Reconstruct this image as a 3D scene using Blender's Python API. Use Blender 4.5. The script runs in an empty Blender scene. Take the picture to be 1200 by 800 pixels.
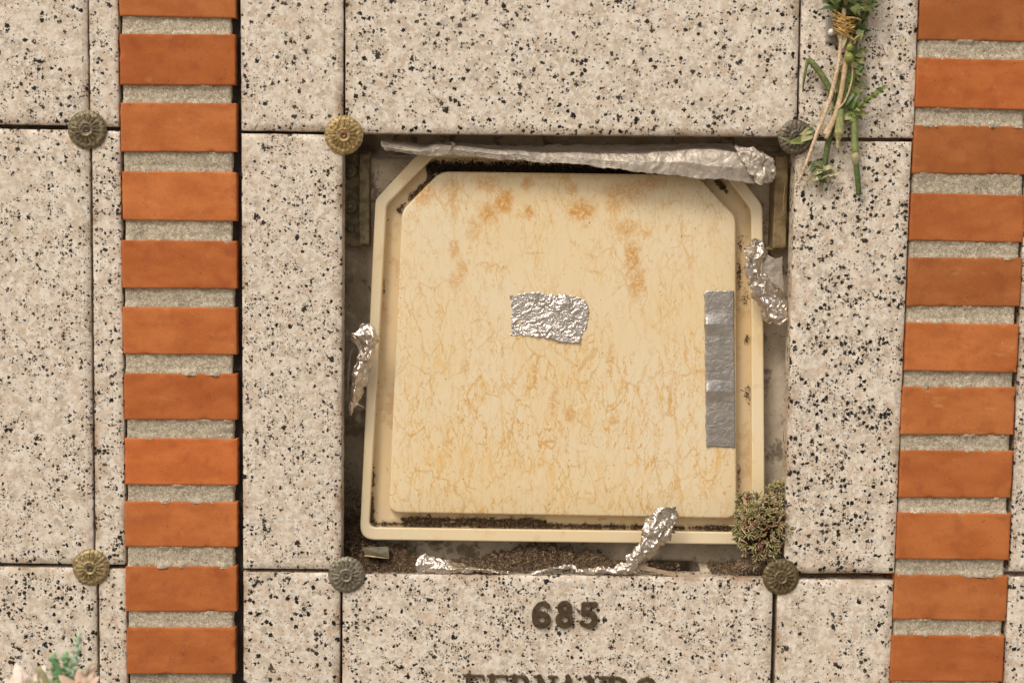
import bpy, math, random
import numpy as np
from mathutils import Vector, Matrix, noise
random.seed(7)
SC = bpy.context.scene
COL = SC.collection
R = math.radians
# ------------------------------------------------------------------ camera
F = 1200 * 50 / 36.0
D = 1.4167
CZ = 1.62
PITCH, YAW, ROLL = R(5.4426), R(0.35765), R(0.80114)
fw = Vector((math.sin(YAW) * math.cos(PITCH), math.cos(YAW) * math.cos(PITCH), -math.sin(PITCH)))
rt = fw.cross(Vector((0, 0, 1))).normalized(); up = rt.cross(fw)
rt2 = math.cos(ROLL) * rt + math.sin(ROLL) * up
up2 = rt2.cross(fw)
CAM = Vector((0, -D, CZ))
cd = bpy.data.cameras.new('camera'); cam = bpy.data.objects.new('camera', cd); COL.objects.link(cam)
cam.matrix_world = Matrix(((rt2.x, up2.x, -fw.x, CAM.x), (rt2.y, up2.y, -fw.y, CAM.y), (rt2.z, up2.z, -fw.z, CAM.z), (0, 0, 0, 1)))
cd.lens = 50; cd.sensor_width = 36; cd.sensor_fit = 'HORIZONTAL'; cd.clip_start = 0.05; cd.clip_end = 500
cd.dof.use_dof = True; cd.dof.focus_distance = 1.435; cd.dof.aperture_fstop = 2.6
SC.camera = cam

def P(x, y, Y=0.0):
    """photograph pixel -> real point on the wall plane at depth Y (metres)"""
    d = fw + rt2 * ((x - 600) / F) - up2 * ((y - 400) / F)
    return CAM + d * ((Y + D) / d.y)
def XZ(x, y, Y=0.0):
    p = P(x, y, Y); return p.x, p.z
PX = 0.00085

# ------------------------------------------------------------------ mesh helpers
class MB:
    def __init__(s): s.v = []; s.f = []; s.c = []; s.sm = []
    def add(s, vs, fs, col=(1, 1, 1), smooth=False):
        o = len(s.v); s.v += [Vector(q) for q in vs]
        if isinstance(col, list): s.c += col
        else: s.c += [col] * len(vs)
        for f in fs: s.f.append([o + i for i in f]); s.sm.append(smooth)
    def build(s, name, mat, parent=None, origin=None):
        if parent is not None: origin = Vector(parent['_o'])
        elif origin is None:
            a = np.array([tuple(q) for q in s.v]); origin = Vector(((a[:, 0].min() + a[:, 0].max()) / 2, a[:, 1].max(), a[:, 2].min()))
        me = bpy.data.meshes.new(name)
        me.from_pydata([tuple(q - origin) for q in s.v], [], s.f)
        me.materials.append(mat)
        at = me.color_attributes.new('tint', 'FLOAT_COLOR', 'POINT')
        at.data.foreach_set('color', [x for c in s.c for x in (c[0], c[1], c[2], 1)])
        me.polygons.foreach_set('use_smooth', s.sm)
        me.update()
        o = bpy.data.objects.new(name, me); COL.objects.link(o)
        o['_o'] = tuple(origin)
        if parent is not None:
            po = parent; o.parent = po
        else: o.location = origin
        return o

def empty(name, loc):
    o = bpy.data.objects.new(name, None); COL.objects.link(o); o.location = loc; o['_o'] = tuple(loc)
    o.empty_display_size = 0.01
    return o
def tag(o, label=None, cat=None, group=None, kind=None):
    if label: o['label'] = label
    if cat: o['category'] = cat
    if group: o['group'] = group
    if kind: o['kind'] = kind
    return o
def nz(p, s, seed=0): return noise.noise(Vector((p[0] * s + seed * 7.31, p[1] * s + seed * 3.17, p[2] * s - seed * 5.9)))
def lerp(a, b, t): return a + (b - a) * t

def box(m, x0, x1, y0, y1, z0, z1, col=(1, 1, 1)):
    vs = [(x, y, z) for x in (x0, x1) for y in (y0, y1) for z in (z0, z1)]
    m.add(vs, [(0, 1, 3, 2), (4, 6, 7, 5), (0, 4, 5, 1), (2, 3, 7, 6), (0, 2, 6, 4), (1, 5, 7, 3)], col)

def stone(m, quad, yf, yb, bev=0.0008, nu=40, nv=40, rough=0.0, edge=0.0, es=120, chips=0.0, col=(1, 1, 1), seed=0, grime=False):
    """block whose front face is the quad (TL,TR,BR,BL as x,z) with a worn arris and irregular outline"""
    TL, TR, BR, BL = [Vector((q[0], 0, q[1])) for q in quad]
    W = (TR - TL).length; H = (TL - BL).length
    us = [0, bev / W] + [i / nu for i in range(1, nu)] + [1 - bev / W, 1]
    vs_ = [0, bev / H] + [i / nv for i in range(1, nv)] + [1 - bev / H, 1]
    nu_, nv_ = len(us), len(vs_)
    cx = (TL + BR) / 2
    V = []; GC = []
    for j, v in enumerate(vs_):
        for i, u in enumerate(us):
            p = lerp(lerp(TL, TR, u), lerp(BL, BR, u), v)
            dx = min(u, 1 - u) * W; dz = min(v, 1 - v) * H; d = min(dx, dz)
            fall = max(0, 1 - d / 0.003)
            if edge and fall > 0:
                e = nz(p, es, seed) * edge + nz(p, es * 3.3, seed + 2) * edge * .5
                dirv = Vector(((1 if u > .5 else -1) if dx < 0.003 else 0, 0, (-1 if v > .5 else 1) if dz < 0.003 else 0))
                p = p + dirv * e * fall
            y = yf
            if rough: y += nz(p, 60, seed) * rough + nz(p, 300, seed + 1) * rough * .5
            if d < 1e-6: y += bev
            if chips and fall > 0:
                c = nz(p, 90, seed + 9)
                if c > .25: y += (c - .25) * chips * fall * 3
            p = Vector((p.x, y, p.z)); V.append(p)
            gk = max(0, nz(p, 35, seed + 5) + .12) * (1.1 if d < .0012 else .45 * max(0, 1 - d / .012))
            GC.append((1 - .55 * gk, 1 - .68 * gk, 1 - .80 * gk))
    Fc = []
    for j in range(nv_ - 1):
        for i in range(nu_ - 1):
            a = j * nu_ + i; Fc.append((a, a + nu_, a + nu_ + 1, a + 1))
    rim = [i for i in range(nu_)] + [j * nu_ + nu_ - 1 for j in range(1, nv_)] + [(nv_ - 1) * nu_ + i for i in range(nu_ - 2, -1, -1)] + [j * nu_ for j in range(nv_ - 2, 0, -1)]
    n0 = len(V)
    for k in rim:
        q = V[k].copy(); q.y = yb; V.append(q)
    n = len(rim)
    for k in range(n):
        a, b = rim[k], rim[(k + 1) % n]; Fc.append((a, b, n0 + (k + 1) % n, n0 + k))
    Fc.append(tuple(n0 + k for k in range(n)))
    m.add(V, Fc, (GC + [(.8, .75, .68)] * (len(V) - len(GC))) if grime else col, False)
    # smooth the front only
    k0 = len(m.f) - len(Fc)
    for k in range((nu_ - 1) * (nv_ - 1)): m.sm[k0 + k] = True

def tube(m, pts, rads, n=10, col=(1, 1, 1), cols=None, flat=1.0, cap=True):
    pts = [Vector(p) for p in pts]; V = []; C = []
    N = len(pts); prev = None
    for i, p in enumerate(pts):
        t = (pts[min(i + 1, N - 1)] - pts[max(i - 1, 0)]).normalized()
        if prev is None:
            a = Vector((0, 1, 0)) if abs(t.y) < .9 else Vector((1, 0, 0)); s = t.cross(a).normalized()
        else: s = (prev - t * prev.dot(t)).normalized()
        prev = s; w = t.cross(s).normalized()
        for k in range(n):
            th = 2 * math.pi * k / n
            V.append(p + (s * math.cos(th) + w * math.sin(th) * flat) * rads[i]); C.append(cols[i] if cols else col)
    Fc = [(i * n + k, i * n + (k + 1) % n, (i + 1) * n + (k + 1) % n, (i + 1) * n + k) for i in range(N - 1) for k in range(n)]
    if cap: Fc += [tuple(range(n - 1, -1, -1)), tuple((N - 1) * n + k for k in range(n))]
    m.add(V, Fc, C, True)

def smoothpath(pts, k=6):
    pts = [Vector(p) for p in pts]; out = []
    for i in range(len(pts) - 1):
        p0 = pts[max(i - 1, 0)]; p1 = pts[i]; p2 = pts[i + 1]; p3 = pts[min(i + 2, len(pts) - 1)]
        for j in range(k):
            t = j / k
            out.append(.5 * ((2 * p1) + (p2 - p0) * t + (2 * p0 - 5 * p1 + 4 * p2 - p3) * t * t + (3 * p1 - p0 - 3 * p2 + p3) * t ** 3))
    out.append(pts[-1]); return out
def interp(vals, n):
    L = len(vals) - 1; o = []
    for i in range(n):
        t = i / (n - 1) * L; a = min(int(t), L - 1) if L > 0 else 0
        o.append(vals[a] + (vals[min(a + 1, L)] - vals[a]) * (t - a))
    return o

def leaf(m, base, tip, width, nrm, curl=0.15, fold=0.25, col=(.1, .2, .05), col2=None, seg=6, thick=0.0, shape=0.45):
    base = Vector(base); tip = Vector(tip); ax = tip - base; L = ax.length
    if L < 1e-6: return
    ax.normalize(); nrm = Vector(nrm); side = ax.cross(nrm)
    if side.length < 1e-4: side = ax.cross(Vector((.3, .5, .8)))
    side.normalize(); nn = side.cross(ax).normalized()
    V = []; C = []; col2 = col2 or col
    for i in range(seg + 1):
        t = i / seg
        w = width * .5 * (math.sin(math.pi * min(1, t ** shape * .98 + .02)) ** .8 if 0 < t < 1 else .04)
        c = base + ax * L * t + nn * curl * L * math.sin(t * math.pi * .9)
        cc = tuple(lerp(col[k], col2[k], t) for k in range(3))
        V += [c - side * w + nn * fold * w, c - nn * thick * w, c + side * w + nn * fold * w]; C += [cc, tuple(x * .92 for x in cc), cc]
        if thick: V.append(c - nn * thick * 2 * w - nn * .0002); C.append(cc)
    k = 4 if thick else 3; Fc = []
    for i in range(seg):
        a = i * k; b = a + k
        Fc += [(a, a + 1, b + 1, b), (a + 1, a + 2, b + 2, b + 1)]
        if thick: Fc += [(a + 2, a + 3, b + 3, b + 2), (a + 3, a, b, b + 3)]
    m.add(V, Fc, C, True)

def fleshy(m, base, tip, w, flat=.5, col=(.3, .3, .1), col2=None, up=(0, -1, 0), bend=.12, n=8, seg=6, point=.6):
    base = Vector(base); tip = Vector(tip); ax = (tip - base); L = ax.length; ax.normalize()
    s = ax.cross(Vector(up));
    if s.length < 1e-3: s = ax.cross(Vector((1, .2, .1)))
    s.normalize(); u = s.cross(ax); V = []; C = []; col2 = col2 or col
    for i in range(seg + 1):
        t = i / seg; r = w * .5 * max(.03, (math.sin(math.pi * (.12 + .88 * t) ** .9 * .999)) ** point) if i < seg else w * .02
        c = base + ax * L * t + u * bend * L * (t * t)
        cc = tuple(lerp(col[k], col2[k], t * t) for k in range(3))
        for k in range(n):
            th = 2 * math.pi * k / n
            V.append(c + s * math.cos(th) * r + u * math.sin(th) * r * flat); C.append(cc)
    Fc = [(i * n + k, i * n + (k + 1) % n, (i + 1) * n + (k + 1) % n, (i + 1) * n + k) for i in range(seg) for k in range(n)]
    Fc += [tuple(range(n - 1, -1, -1)), tuple(seg * n + k for k in range(n))]
    m.add(V, Fc, C, True)

# ------------------------------------------------------------------ material helpers
class MT:
    def __init__(s, name, rough=.6, metal=0.0):
        s.m = bpy.data.materials.new(name); s.m.use_nodes = True; s.t = s.m.node_tree; s.N = s.t.nodes; s.L = s.t.links
        s.b = s.N['Principled BSDF']; s.b.inputs['Roughness'].default_value = rough; s.b.inputs['Metallic'].default_value = metal
        s.geo = s.N.new('ShaderNodeNewGeometry'); s._pos = None; s.off = None
    def put(s, sock, v):
        if hasattr(v, 'is_linked') or isinstance(v, bpy.types.NodeSocket): s.L.new(v, sock)
        else:
            if isinstance(v, (tuple, list)) and len(v) == 3 and sock.type == 'RGBA': v = (*v, 1)
            sock.default_value = v
    def pos(s, perobj=True):
        if not perobj: return s.geo.outputs['Position']
        if s.off is None:
            oi = s.N.new('ShaderNodeObjectInfo'); mu = s.math('MULTIPLY', oi.outputs['Random'], 37.0)
            s.off = s.vm('ADD', s.geo.outputs['Position'], mu)
        return s.off
    def math(s, op, a, b=0.0, c=None, clamp=False):
        n = s.N.new('ShaderNodeMath'); n.operation = op; n.use_clamp = clamp; s.put(n.inputs[0], a); s.put(n.inputs[1], b)
        if c is not None: s.put(n.inputs[2], c)
        return n.outputs[0]
    def vm(s, op, a, b=None, scale=None):
        n = s.N.new('ShaderNodeVectorMath'); n.operation = op; s.put(n.inputs[0], a)
        if b is not None: s.put(n.inputs[1], b)
        if scale is not None: s.put(n.inputs['Scale'], scale)
        return n.outputs['Value'] if op in ('LENGTH', 'DISTANCE', 'DOT_PRODUCT') else n.outputs['Vector']
    def noise(s, vec, scale, detail=3, rough=.5, out='Fac'):
        n = s.N.new('ShaderNodeTexNoise'); s.put(n.inputs['Vector'], vec); n.inputs['Scale'].default_value = scale
        n.inputs['Detail'].default_value = detail; n.inputs['Roughness'].default_value = rough; return n.outputs[out]
    def voro(s, vec, scale, feat='F1', out='Distance', rnd=1.0):
        n = s.N.new('ShaderNodeTexVoronoi'); n.feature = feat; s.put(n.inputs['Vector'], vec); n.inputs['Scale'].default_value = scale
        n.inputs['Randomness'].default_value = rnd; return n.outputs[out]
    def ramp(s, f, a, b, smooth=True):
        n = s.N.new('ShaderNodeMapRange'); n.interpolation_type = 'SMOOTHSTEP' if smooth else 'LINEAR'; s.put(n.inputs['Value'], f)
        s.put(n.inputs['From Min'], a); s.put(n.inputs['From Max'], b)
        return n.outputs['Result']
    def mix(s, f, a, b, mode='MIX'):
        n = s.N.new('ShaderNodeMix'); n.data_type = 'RGBA'; n.blend_type = mode; n.clamp_factor = True
        s.put(n.inputs[0], f); s.put(n.inputs[6], a); s.put(n.inputs[7], b); return n.outputs[2]
    def warp(s, vec, scale, amt, detail=2):
        c = s.noise(vec, scale, detail, .5, 'Color'); c = s.vm('SUBTRACT', c, (.5, .5, .5)); c = s.vm('SCALE', c, scale=amt)
        return s.vm('ADD', vec, c)
    def sep(s, v):
        n = s.N.new('ShaderNodeSeparateXYZ'); s.put(n.inputs[0], v); return n.outputs
    def tint(s):
        n = s.N.new('ShaderNodeVertexColor'); n.layer_name = 'tint'; return n.outputs['Color']
    def bump(s, h, strength=.5, dist=.001):
        n = s.N.new('ShaderNodeBump'); n.inputs['Strength'].default_value = strength; n.inputs['Distance'].default_value = dist
        s.put(n.inputs['Height'], h); s.L.new(n.outputs[0], s.b.inputs['Normal']); return n
    def color(s, c): s.put(s.b.inputs['Base Color'], c); return s
    def roughness(s, c): s.put(s.b.inputs['Roughness'], c); return s

def granite():
    t = MT('speckled_granite', .55); p = t.pos(); w = t.warp(p, 420, .0026, 3)
    t.b.inputs['Specular IOR Level'].default_value = .3
    big = t.noise(p, 26, 3); mid = t.noise(w, 120, 4, .62)
    c = t.mix(t.ramp(mid, .36, .60), (.56, .47, .37), (.735, .665, .575))
    c = t.mix(t.math('MULTIPLY', t.ramp(t.noise(w, 210, 3, .6), .50, .64), .8), c, (.84, .785, .715))
    c = t.mix(t.math('MULTIPLY', t.ramp(t.noise(t.vm('ADD', w, (3, 1, 2)), 80, 3), .55, .68), .4), c, (.64, .475, .35))
    g = t.voro(t.warp(p, 300, .005, 3), 170, 'F1', 'Color'); gs = t.sep(g)
    gm = t.math('MULTIPLY', t.ramp(gs[0], .78, .84), t.ramp(t.noise(w, 330, 3, .6), .42, .58))
    c = t.mix(t.math('MULTIPLY', gm, .5), c, (.33, .31, .295))
    clus = t.noise(t.vm('ADD', p, (5, 5, 5)), 48, 4, .65)
    oi_ = t.N.new('ShaderNodeObjectInfo'); dv = t.math('ADD', t.math('MULTIPLY', oi_.outputs['Random'], .3), .78)
    def specks(scale, dens, rad, shift, warpamt, wf=1.9):
        q = t.vm('ADD', t.warp(p, scale * wf, warpamt, 4), (shift, shift * 2, shift * 3))
        v = t.N.new('ShaderNodeTexVoronoi'); t.put(v.inputs['Vector'], q); v.inputs['Scale'].default_value = scale
        s_ = t.sep(v.outputs['Color'])
        thr = t.math('MULTIPLY', t.math('MULTIPLY', t.ramp(clus, .34, .66), dens), dv)
        on = t.math('LESS_THAN', s_[0], thr)
        r = t.math('MULTIPLY', s_[1], rad * .8); r = t.math('ADD', r, rad * .35)
        inside = t.math('SUBTRACT', 1.0, t.ramp(v.outputs['Distance'], r, t.math('ADD', r, .08)))
        return t.math('MULTIPLY', on, inside), s_[2]
    a, av = specks(235, .46, .50, 0, .0050)
    a2, av2 = specks(150, .14, .36, 5, .0080, 2.6)
    b, bv = specks(400, .42, .44, 11, .0030)
    e, ev = specks(680, .34, .48, 23, .0016)
    c = t.mix(t.math('MULTIPLY', e, .8), c, t.mix(t.ramp(ev, .4, .6), (.10, .075, .06), (.30, .20, .14)))
    c = t.mix(t.math('MULTIPLY', b, .95), c, t.mix(t.ramp(bv, .6, .8), (.014, .012, .011), (.20, .17, .14)))
    c = t.mix(a, c, t.mix(t.ramp(av, .6, .9), (.008, .007, .006), (.04, .034, .03)))
    c = t.mix(a2, c, (.010, .009, .009))
    c = t.mix(t.math('MULTIPLY', t.ramp(big, .45, .75), .12), c, (.58, .47, .35))
    t.color(t.mix(1.0, c, t.tint(), 'MULTIPLY'))
    t.bump(t.noise(w, 500, 2), .12, .0006)
    return t.m

def brickm():
    t = MT('fired_brick', .85); p = t.pos()
    st = t.vm('MULTIPLY', p, (1, 1, 2.2))
    c = t.mix(t.ramp(t.noise(st, 22, 4, .6), .35, .68), (.47, .135, .036), (.57, .182, .054))
    c = t.mix(t.math('MULTIPLY', t.ramp(t.noise(p, 55, 3), .50, .72), .45), c, (.34, .085, .03))
    c = t.mix(t.math('MULTIPLY', t.ramp(t.noise(t.vm('ADD', st, (2, 2, 2)), 34, 5, .7), .6, .74), .5), c, (.62, .30, .11))
    c = t.mix(t.math('MULTIPLY', t.ramp(t.noise(p, 1100, 3, .7), .56, .72), .5), c, (.60, .36, .20))
    c = t.mix(t.math('MULTIPLY', t.ramp(t.noise(t.vm('ADD', p, (9, 9, 9)), 800, 3, .7), .58, .72), .5), c, (.20, .06, .025))
    pale = t.math('MULTIPLY', t.ramp(t.noise(t.warp(p, 120, .01), 38, 6, .75), .665, .72), .6)
    c = t.mix(pale, c, (.66, .50, .36))
    c = t.mix(t.math('MULTIPLY', t.ramp(t.noise(t.vm('ADD', t.warp(p, 60, .02), (4, 1, 4)), 26, 5, .7), .56, .74), .32), c, (.30, .095, .04))
    pit = t.math('MULTIPLY', t.ramp(t.noise(t.vm('ADD', p, (1, 8, 3)), 420, 2), .70, .74), .7); c = t.mix(pit, c, (.15, .05, .025))
    c = t.mix(1.0, c, t.tint(), 'MULTIPLY')
    t.b.inputs['Specular IOR Level'].default_value = .2
    t.color(c); t.bump(t.math('ADD', t.noise(p, 1000, 5, .7), t.math('MULTIPLY', pit, -1.5)), .7, .0004)
    return t.m
def mortarm():
    t = MT('mortar_joint', .95); p = t.pos()
    c = t.mix(t.ramp(t.noise(p, 300, 4, .65), .35, .65), (.36, .31, .23), (.56, .49, .38))
    c = t.mix(t.math('MULTIPLY', t.ramp(t.noise(p, 50, 5, .7), .52, .68), .55), c, (.20, .165, .115))
    g = t.voro(p, 1100, 'F1', 'Color'); c = t.mix(t.ramp(t.sep(g)[0], .84, .93), c, (.72, .64, .52))
    c = t.mix(t.math('MULTIPLY', t.ramp(t.sep(g)[1], .955, .98), .7), c, (.12, .09, .06))
    c = t.mix(1.0, c, t.tint(), 'MULTIPLY')
    t.color(c); t.bump(t.noise(p, 800, 4, .65), .9, .0012)
    return t.m
def cementm():
    t = MT('niche_cement', .92); p = t.pos(False)
    c = t.mix(t.ramp(t.noise(p, 28, 4, .6), .35, .65), (.50, .42, .31), (.70, .60, .47))
    c = t.mix(t.math('MULTIPLY', t.ramp(t.noise(t.warp(p, 60, .02), 40, 5, .7), .52, .64), .75), c, (.12, .085, .05))
    c = t.mix(t.ramp(t.noise(p, 500, 2), .66, .73), c, (.10, .07, .05))
    # left cheek of the hole mixed towards dark brown in noisy patches
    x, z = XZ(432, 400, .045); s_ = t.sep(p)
    dark_cheek = t.math('MULTIPLY', t.math('SUBTRACT', 1.0, t.ramp(s_[0], x - .004, x + .006)), t.ramp(t.noise(p, 45, 4, .6), .30, .50))
    c = t.mix(t.math('MULTIPLY', dark_cheek, .6), c, (.13, .095, .055))
    t.color(c); t.bump(t.noise(p, 260, 5, .6), .7, .0012)
    return t.m
def coverm(kind):
    t = MT('cover_' + kind, .42); p = t.geo.outputs['Position']
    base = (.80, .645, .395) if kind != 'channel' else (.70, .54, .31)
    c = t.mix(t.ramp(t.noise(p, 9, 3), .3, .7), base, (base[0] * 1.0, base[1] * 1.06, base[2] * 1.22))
    def T(x, y, Y=.02): return P(x, y, Y)
    if kind == 'panel':
        low = t.ramp(t.sep(p)[2], T(600, 330).z, T(600, 480).z)       # 1 in the lower half
        w = t.warp(t.warp(p, 60, .016, 3), 260, .004, 3)
        v1 = t.vm('MULTIPLY', w, (1, 0, .40)); e1 = t.voro(v1, 52, 'DISTANCE_TO_EDGE')
        l1 = t.math('SUBTRACT', 1.0, t.ramp(e1, .0, .035))
        k1 = t.ramp(t.noise(t.vm('MULTIPLY', p, (1, 1, .5)), 40, 4, .6), .36, .64)
        k2 = t.ramp(t.noise(t.vm('MULTIPLY', t.vm('ADD', p, (4, 0, 0)), (1, 1, .45)), 52, 4, .6), .34, .62)
        amt = t.math('ADD', t.math('MULTIPLY', low, .40), .76)
        def squig(sc, off, st, width, det=4):
            n = t.noise(t.vm('MULTIPLY', t.vm('ADD', t.warp(p, 150, .006, 3), off), (1, 0, st)), sc, det, .55)
            return t.math('SUBTRACT', 1.0, t.ramp(t.math('ABSOLUTE', t.math('SUBTRACT', n, .5)), .0, width))
        q1 = squig(56, (1, 0, 2), .30, .012); q2 = squig(95, (7, 0, 3), .28, .016); q3 = squig(60, (3, 0, 9), .42, .030, 5)
        c = t.mix(t.math('MULTIPLY', t.math('MULTIPLY', q3, k1), t.math('MULTIPLY', amt, .55)), c, (.72, .46, .15))
        c = t.mix(t.math('MULTIPLY', t.math('MULTIPLY', q1, t.math('ADD', k2, .2)), t.math('MULTIPLY', amt, .75)), c, (.66, .38, .11))
        c = t.mix(t.math('MULTIPLY', t.math('MULTIPLY', q2, k1), t.math('MULTIPLY', amt, .75)), c, (.66, .37, .10))
        c = t.mix(t.math('MULTIPLY', t.math('MULTIPLY', l1, t.math('ADD', k1, .2)), t.math('MULTIPLY', amt, .55)), c, (.62, .35, .10))
        # soft ochre runs down the lower half
        run = t.noise(t.vm('MULTIPLY', t.warp(p, 90, .012, 3), (1, 0, .3)), 70, 5, .65)
        c = t.mix(t.math('MULTIPLY', t.math('MULTIPLY', t.ramp(run, .54, .68), t.math('ADD', t.math('MULTIPLY', low, .8), .2)), .55), c, (.76, .47, .14))
        # blotches
        ws = t.warp(t.warp(p, 60, .010, 3), 170, .012, 5)
        tot = None
        for (x, y, rx, ry, k) in [(590, 236, 11, 16, 1.0), (572, 250, 14, 12, .8), (555, 268, 9, 14, .55), (572, 212, 16, 12, .6), (621, 250, 7, 7, 1.0), (618, 213, 7, 12, .7),
                                  (682, 246, 17, 13, 1.1), (672, 222, 9, 9, .6), (664, 208, 6, 10, .6), (735, 225, 26, 16, .7), (720, 238, 9, 12, .7), (737, 268, 14, 10, .6), (742, 302, 10, 22, .9), (748, 332, 10, 20, .8), (495, 226, 16, 16, .8), (530, 232, 8, 26, .55),
                                  (532, 292, 8, 14, .7), (541, 318, 6, 16, .65), (533, 330, 10, 12, .5), (527, 215, 10, 14, .5), (760, 215, 30, 8, .55), (640, 205, 100, 5, .4), (668, 487, 7, 11, .8), (650, 470, 5, 16, .7), (718, 494, 7, 6, .6), (540, 492, 4, 6, .7), (545, 430, 4, 12, .5), (716, 420, 4, 20, .5)]:
            q = t.vm('SUBTRACT', ws, tuple(T(x, y))); q = t.vm('MULTIPLY', q, (1 / (rx * PX * 1.25), 0, 1 / (ry * PX * 1.25)))
            d = t.vm('LENGTH', q); a = t.math('MULTIPLY', t.math('SUBTRACT', 1.0, t.ramp(d, .25, 1.15)), k)
            tot = a if tot is None else t.math('MAXIMUM', tot, a)
        grain = t.ramp(t.noise(ws, 300, 5, .7), .36, .60)
        st = t.math('MULTIPLY', tot, t.math('ADD', t.math('MULTIPLY', grain, 1.0), .18), clamp=True)
        c = t.mix(t.math('MULTIPLY', st, .95), c, (.60, .29, .05))
        c = t.mix(t.ramp(t.noise(p, 420, 1), .775, .785), c, (.12, .07, .03))
        # one darker run above the round blotch
        t.roughness(t.math('ADD', t.math('MULTIPLY', tot, .2), .38))
    elif kind == 'rim':
        c = t.mix(t.math('MULTIPLY', t.ramp(t.noise(t.warp(p, 80, .01), 42, 4, .6), .56, .68), .28), c, (.60, .36, .12))
    else:
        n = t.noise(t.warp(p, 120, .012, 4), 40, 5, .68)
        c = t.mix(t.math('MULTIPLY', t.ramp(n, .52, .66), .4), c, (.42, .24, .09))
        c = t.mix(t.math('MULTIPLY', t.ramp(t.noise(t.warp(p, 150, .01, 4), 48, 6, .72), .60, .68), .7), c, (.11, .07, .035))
    t.color(c); t.bump(t.noise(p, 140, 3), .08, .001)
    return t.m
def foilm(name, base, rough, bs=.5, dirt=.35, sc=600, met=1.0):
    t = MT(name, rough, 1.0); p = t.pos()
    c = t.mix(t.ramp(t.noise(p, 120, 4, .6), .4, .7), base, tuple(x * .8 for x in base))
    d = t.math('MULTIPLY', t.ramp(t.noise(t.vm('ADD', p, (3, 3, 3)), 160, 5, .7), .52, .70), dirt)
    c = t.mix(d, c, (.20, .13, .08)); t.color(c)
    t.put(t.b.inputs['Metallic'], t.math('SUBTRACT', met, t.math('MULTIPLY', d, .8 * met)))
    t.roughness(t.math('ADD', t.math('MULTIPLY', d, .4), rough))
    w = t.warp(p, 90, .012, 2); v = t.voro(w, sc * .35, 'DISTANCE_TO_EDGE'); v2 = t.voro(t.vm('ADD', t.warp(p, 160, .008, 2), (2, 2, 2)), sc * .8, 'DISTANCE_TO_EDGE')
    h = t.math('ADD', t.math('ADD', t.ramp(v, 0, .12, False), t.math('MULTIPLY', t.ramp(v2, 0, .15, False), .4)), t.math('MULTIPLY', t.noise(p, 300, 3, .6), .8))
    t.bump(h, bs, .0012); return t.m
def metalm(name, c1, c2, rough=.5, metal=.7, sc=200, bump=.4, notint=False):
    t = MT(name, rough, metal); p = t.pos()
    c = t.mix(t.ramp(t.noise(p, sc, 4, .65), .38, .62), c1, c2)
    t.color(c if notint else t.mix(1.0, c, t.tint(), 'MULTIPLY')); t.bump(t.noise(p, 900, 4, .6), bump, .0006); return t.m
def tintm(name, rough=.6, sss=0.0, var=.3, sc=350, bump=.3, mul=(1, 1, 1)):
    t = MT(name, rough); p = t.pos()
    n = t.ramp(t.noise(p, sc, 3), .3, .7); c = t.mix(n, (1 - var,) * 3, (1 + var * .4,) * 3)
    c = t.mix(1.0, c, mul, 'MULTIPLY'); t.color(t.mix(1.0, t.tint(), c, 'MULTIPLY')); t.bump(t.noise(p, sc * 3, 3), bump, .0004)
    return t.m

M_GR = granite(); M_BR = brickm(); M_MO = mortarm(); M_CE = cementm()
M_RIM = coverm('rim'); M_CH = coverm('channel'); M_PA = coverm('panel')
M_FOIL = foilm('crumpled_foil', (.76, .69, .62), .30, .30, .35, 400)
M_FOIL2 = foilm('wrinkled_foil', (.78, .73, .69), .30, .22, .12, 900)
M_TAPE = foilm('foil_tape', (.60, .57, .54), .38, .16, .10, 260)
M_DULL = foilm('dull_tape', (.52, .46, .395), .52, .20, .5, 200, .55)
M_BRONZE = metalm(notint=True, name='letter_bronze', c1=(.05, .032, .015), c2=(.095, .063, .032), rough=.5, metal=.12)
M_ROSE = metalm('rosette_bronze', (.75, .75, .75), (1.15, 1.15, 1.15), .42, .3, 300, .2)
M_IRON = metalm('old_bracket', (.13, .105, .06), (.26, .20, .11), .6, .4, 120, .6)
M_BRASS = metalm('stained_brass', (.19, .13, .06), (.30, .22, .115), .55, .4, 90, .5)
M_SOIL = tintm('soil_crumbs', .95, var=.5, sc=900)
M_LEAF = tintm('leaves', .5, var=.35, sc=300, mul=(1.12, 1.0, .95))
M_STEM = tintm('stems', .65, var=.35, sc=400, mul=(1.05, 1.0, 1.0))
M_SUC = tintm('fleshy_leaves', .45, var=.2, sc=250, bump=.1)

# ------------------------------------------------------------------ ground, wall behind
gm = MT('paving', .9); gp = gm.pos(False); gm.color(gm.mix(gm.ramp(gm.noise(gp, 6, 5), .35, .65), (.22, .19, .15), (.32, .28, .23)))
m = MB(); m.add([(-60, -120, 0), (60, -120, 0), (60, 40, 0), (-60, 40, 0)], [(0, 1, 2, 3)]); tag(m.build('ground', gm.m, origin=Vector((0, 0, 0))), kind='structure')
zt = P(640, 674).z      # top of lower slab
m = MB(); box(m, -1.6, 1.7, .115, .30, 0, 2.6)
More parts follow.
